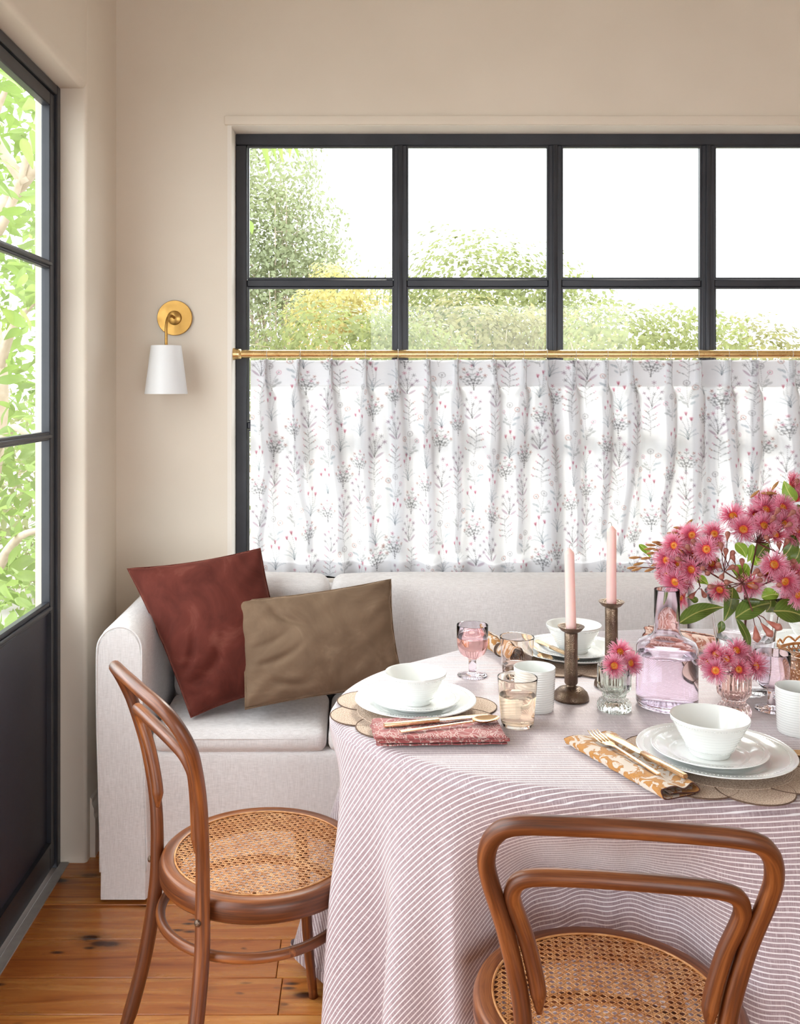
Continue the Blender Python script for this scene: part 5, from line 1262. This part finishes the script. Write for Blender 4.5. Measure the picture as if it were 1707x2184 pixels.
# small vases
def small(pxs, VXY, label, group, Y0, hubpx):
    org = Vector((*VXY, T0+0.09)); hub = at(*hubpx, Y0)
    bl = []
    for x, y, dY, k, s_ in pxs:
        p = at(x, y, Y0+dY); v = p-Vector((VXY[0], Y0, hub.z)); bl.append((p, Vector((v.x*14, -0.8, v.z*9+0.1)).normalized(), k, s_))
    return make_stem('gum_flower', label, group, [(VXY[0]+.006, VXY[1]+.004, T0+.045), (VXY[0]-.004, VXY[1], T0+.085)], hub, bl, [], [], origin=org, deep=True)
small([(1322, 1391, .0, 2, .92), (1310, 1420, -.025, 0, .92), (1343, 1414, -.012, 1, .92)], GV, 'small sprig of three pink blossoms in the grey-green fluted vase', None, GV[1], (1318, 1425))
small([(1529, 1397, .0, 0, .95), (1570, 1388, .012, 2, .92), (1549, 1406, -.015, 3, .92), (1528, 1430, -.02, 2, .98), (1575, 1428, -.025, 3, .9), (1511, 1413, -.0, 3, .75)], PV, 'small sprig of pink blossoms on the left of the pink fluted vase', 'sprigs in the pink vase', PV[1], (1560, 1436))
small([(1609, 1420, -.005, 2, 1.05), (1588, 1400, .015, 3, .85)], PV, 'single large pink blossom drooping right of the pink fluted vase', 'sprigs in the pink vase', PV[1], (1578, 1436))

# ================================================================ GARDEN
grass = pm('gravel_ground', (0.30, 0.28, 0.25, 1), (0.38, 0.36, 0.32, 1), 3, 0.95, 0.4, 60)
struct(MB().box((-40, -6, -0.6), (40, 70, -0.45)).obj('ground', grass, smooth=False))
M['lf_hedge'] = thin_mat('hedge_leaf', srgb(120, 128, 76), srgb(152, 156, 106), 1.5, 0.5)
M['lf_hedge2'] = thin_mat('hedge_leaf_yellow', srgb(130, 128, 84), srgb(162, 156, 114), 1.2, 0.5)
M['lf_dark'] = thin_mat('evergreen_leaf', srgb(112, 122, 90), srgb(146, 152, 114), 0.8, 0.35)
M['lf_gold'] = thin_mat('golden_leaf', srgb(186, 180, 116), srgb(194, 178, 126), 1.0, 0.5)
M['lf_big'] = thin_mat('broad_leaf', srgb(114, 140, 66), srgb(148, 170, 98), 2.0, 0.55)
def leaves_mesh(name, P, N, size, seed, asp=0.5):
    """P points, N outward directions: one folded four-sided leaf at each"""
    r = np.random.default_rng(seed); n = len(P)
    N = N+r.normal(0, 0.55, (n, 3)); N /= np.linalg.norm(N, axis=1)[:, None]
    A = r.normal(0, 1, (n, 3)); A -= N*(A*N).sum(1)[:, None]; A /= np.linalg.norm(A, axis=1)[:, None]; B = np.cross(N, A)
    s_ = size*r.uniform(0.6, 1.25, n)[:, None]
    V = np.stack([P-A*s_*0.5, P-B*s_*asp*0.5+N*s_*0.08, P+A*s_*0.5, P+B*s_*asp*0.5+N*s_*0.08], 1).reshape(-1, 3)
    me = bpy.data.meshes.new(name); me.vertices.add(n*4); me.vertices.foreach_set('co', V.astype(np.float32).ravel())
    idx = np.arange(n)*4; Tq = np.stack([idx, idx+1, idx+2, idx, idx+2, idx+3], 1).reshape(-1)
    me.loops.add(n*6); me.loops.foreach_set('vertex_index', Tq.astype(np.int32)); me.polygons.add(n*2); me.polygons.foreach_set('loop_start', np.arange(0, n*6, 3, dtype=np.int32))
    me.update(calc_edges=True); return me
def blob_points(blobs, n, seed, shell=0.35):
    r = np.random.default_rng(seed); P = []; N = []
    wts = np.array([b[3]*b[4]+b[3]*b[5]+b[4]*b[5] for b in blobs]); wts = wts/wts.sum()
    for b, w_ in zip(blobs, wts):
        m_ = int(n*w_); d = r.normal(0, 1, (m_, 3)); d /= np.linalg.norm(d, axis=1)[:, None]
        q = (1-shell*r.uniform(0, 1, m_)**1.5)[:, None]*(1+0.10*np.sin(7*d[:, :1]+5*d[:, 1:2])+0.08*np.sin(11*d[:, 2:3]+3*d[:, :1]))
        P.append(np.array(b[:3])+d*q*np.array(b[3:6])); N.append(d)
    return np.concatenate(P), np.concatenate(N)
def shrub(name, label, cat, base, blobs, n, size, mat, seed, branches=10, asp=0.5, group=None):
    t = thing(name, label, cat, base, 0, group); P, N = blob_points(blobs, n, seed)
    o = stuff(obj('foliage', leaves_mesh('foliage', P-np.array(base), N, size, seed, asp), mat, t))
    r = random.Random(seed); B = Vector(base)
    tr = MB(); 
    for k in range(branches):
        b = blobs[k % len(blobs)]; e = Vector((b[0]+r.uniform(-.7, .7)*b[3], b[1]+r.uniform(-.9, .1)*b[4], b[2]+r.uniform(-.4, .6)*b[5]))-B
        m_ = Vector((e.x*0.55+r.uniform(-.1, .1), e.y*0.5, e.z*0.62)); m2 = Vector((e.x*0.15, e.y*0.15, e.z*0.25))
        w0 = 0.03*max(0.5, b[5])
        pts_ = catmull([(0, 0, 0), m2, m_, e], 5); tr.tube(pts_, [w0*(1-0.85*i/(len(pts_)-1)) for i in range(len(pts_))], 6)
        for q in range(5):
            f = r.uniform(0.4, 0.95); s0 = pts_[int(f*(len(pts_)-1))]; tr.tube(catmull([s0, s0+Vector((r.uniform(-.2, .2), r.uniform(-.15, .1), r.uniform(0, .14))), s0+Vector((r.uniform(-.4, .4), r.uniform(-.3, .2), r.uniform(.05, .28)))], 3), [w0*.25*(1-.1*i) for i in range(7)], 5)
    tr.obj('trunk', M['tree_wood'], t); return t
G0 = -0.45
shrub('garden_shrub', 'pale green domed shrub with twisting branches, outside the left pane above the curtain rod', 'shrub', (-0.25, 6.1, G0),
      [(-0.15, 6.1, 1.62, .62, .5, .36), (-0.62, 6.2, 1.42, .5, .5, .30), (0.30, 6.2, 1.5, .45, .45, .42), (-.2, 6.1, .7, .5, .5, .7)], 9000, 0.050, M['lf_hedge'], 21, 16)
shrub('garden_shrub', 'yellow-green shrub outside the second pane, below the tall dome', 'shrub', (1.0, 7.35, G0),
      [(0.84, 7.3, 1.63, .72, .45, .53), (1.46, 7.4, 1.57, .58, .42, .48), (1.1, 7.35, .7, .5, .42, .7)], 9000, 0.055, M['lf_hedge2'], 22, 14)
shrub('garden_shrub', 'bright green shrub outside the third pane', 'shrub', (1.8, 6.2, G0),
      [(1.65, 6.2, 1.60, .55, .5, .40), (2.15, 6.3, 1.60, .40, .45, .36), (1.9, 6.2, .7, .45, .5, .7)], 8000, 0.048, M['lf_hedge'], 23, 14)
shrub('garden_shrub', 'pale yellow shrub sloping down outside the right-hand pane', 'shrub', (3.5, 7.5, G0),
      [(3.08, 7.45, 1.52, .52, .5, .48), (3.52, 7.5, 1.32, .56, .5, .40), (3.4, 7.5, .7, .5, .5, .6)], 7000, 0.055, M['lf_hedge2'], 24, 12)
shrub('domed_tree', 'rounded pale green tree top behind the shrubs, in the second pane', 'tree', (1.15, 9.0, G0),
      [(1.10, 9.0, 2.08, 1.10, .75, .84), (1.57, 9.05, 1.82, .95, .75, .76), (0.74, 9.05, 1.71, .73, .7, .73)], 13000, 0.066, M['lf_hedge'], 25, 14)
shrub('evergreen_tree', 'tall grey-green conifer in the top left pane', 'tree', (-1.0, 12.2, G0),
      [(-1.15, 12.2, 4.1, .75, .7, 1.0), (-1.05, 12.2, 3.2, .95, .8, .9), (-0.95, 12.2, 2.4, 1.05, .9, .9), (-1.5, 12.4, 3.0, .8, .7, 1.5), (-.75, 12.1, 2.9, .6, .6, .6)], 16000, 0.075, M['lf_dark'], 26, 16)
shrub('golden_shrub', 'small golden leaved shrub beside the conifer', 'shrub', (-0.05, 10.5, G0),
      [(-0.25, 10.5, 2.35, .42, .4, .45), (0.12, 10.5, 2.2, .35, .35, .36), (-.5, 10.6, 2.1, .35, .3, .4)], 4200, 0.062, M['lf_gold'], 27, 8)
shrub('dark_hedge', 'dark green hedge far behind the shrubs', 'hedge', (0, 14.0, G0),
      [(x, 14.0+0.2*(i % 2), 0.95, 1.0, .6, 1.15) for i, x in enumerate(np.linspace(-4, 6, 11))], 9000, 0.11, M['lf_dark'], 28, 8)
# leaves dipping in at the top left of the window
bl_ = thing('willow_tree', 'slender tree whose bright green strap leaves hang at the top left of the window', 'tree', (-1.0, 4.3, G0))
org = Vector((-1.0, 4.3, G0)); lv = []
for (x0, y0, x1, y1) in ((545, 262, 576, 376), (560, 262, 590, 345), (578, 258, 604, 352), (600, 256, 640, 344), (612, 262, 618, 340), (530, 470, 538, 500)):
    p, q = at(x0, y0, 3.95), at(x1, y1, 3.93); leaf_between('leaf', p, q, .030, (0.3, -1, .3), bl_, M['lf_big'], .006, org, 0.05)
P_ = [Vector(p)-org for p in catmull([(-1.0, 4.3, G0), (-1.03, 4.32, .8), (-.98, 4.3, 1.9), (-.85, 4.15, 2.6), (-.6, 4.0, 2.74), (-.3, 3.95, 2.62), (-.12, 3.94, 2.5)], 6)]
MB().tube(P_, [.034-.030*i/(len(P_)-1) for i in range(len(P_))], 8).obj('trunk', M['tree_wood'], bl_)
# broad-leaved tree outside the door
tb_ = Vector((-2.05, 5.3, G0)); tr_ = thing('broadleaf_tree', 'broad-leaved tree with pale crooked branches outside the steel door', 'tree', tb_)
br = MB()
br.tube([p-tb_ for p in catmull([(-2.05, 5.3, G0), (-2.1, 5.35, .6), (-2.0, 5.3, 1.4), (-2.08, 5.3, 2.05), (-1.95, 5.2, 2.35), (-1.72, 5.1, 2.6)], 6)], [.085-.0016*i for i in range(31)], 10)
for P_ in ([(-2.06, 5.3, 2.2), (-1.9, 5.15, 2.32), (-1.75, 5.05, 2.62), (-1.62, 4.95, 2.95)], [(-2.0, 5.3, 1.5), (-1.85, 5.15, 1.75), (-1.66, 5.0, 1.9)], [(-2.05, 5.3, 1.0), (-1.85, 5.1, 1.2), (-1.7, 5.0, 1.15)], [(-2.05, 5.3, 2.4), (-2.2, 5.2, 2.7), (-2.0, 5.1, 3.1)], [(-2.0, 5.25, .4), (-1.8, 5.05, .62), (-1.62, 4.9, .7)], [(-1.78, 5.1, 2.5), (-1.9, 5.0, 2.75), (-1.78, 4.9, 3.0)]):
    pts_ = catmull(P_, 6); br.tube([p-tb_ for p in pts_], [.034-.022*i/(len(pts_)-1) for i in range(len(pts_))], 8)
br.obj('trunk', M['tree_wood'], tr_)
LFM = []
for k in range(3):
    o = leaf_between('leaf', (0, 0, 0), (.13+.02*k, 0, -.02), .050+.006*k, (0, 0, 1), tr_, M['lf_big'], .010, Vector(), 0.08*(k-1), .003)
    LFM.append(o.data); bpy.data.objects.remove(o)
r_ = random.Random(4)
for i in range(280):
    Y = r_.uniform(4.3, 5.6); k_ = r_.uniform(-.40, -.315); z = r_.uniform(-0.1, 3.4)
    p = Vector((k_*Y, Y, z)); o = obj('leaf', LFM[i % 3], None, tr_, p-tb_)
    o.rotation_euler = (r_.uniform(-.9, .9)+.6, r_.uniform(-.6, .9), r_.uniform(0, 6.28)); s_ = r_.uniform(.7, 1.25); o.scale = (s_, s_, s_)
P, N = blob_points([(-2.15, 5.9, z, .75, .55, .55) for z in (0.0, .6, 1.2, 1.8, 2.4, 3.0, 3.5)]+[(-3.2, 6.5, z, 1.0, .8, .8) for z in (0.2, 1.2, 2.2, 3.2)], 5200, 31, 0.6)
stuff(obj('foliage', leaves_mesh('foliage', P-np.array(tb_), N, 0.11, 31, .45), M['lf_big'], tr_))
shrub('garden_hedge', 'tall leafy hedge behind the broad-leaved tree, outside the steel door', 'hedge', (-3.6, 8.6, G0),
      [(-2.6-.9*i, 8.4+.5*i, z, .9, .7, .9) for i in range(3) for z in (0.0, 0.7)], 3500, 0.10, M['lf_hedge'], 32, 8)
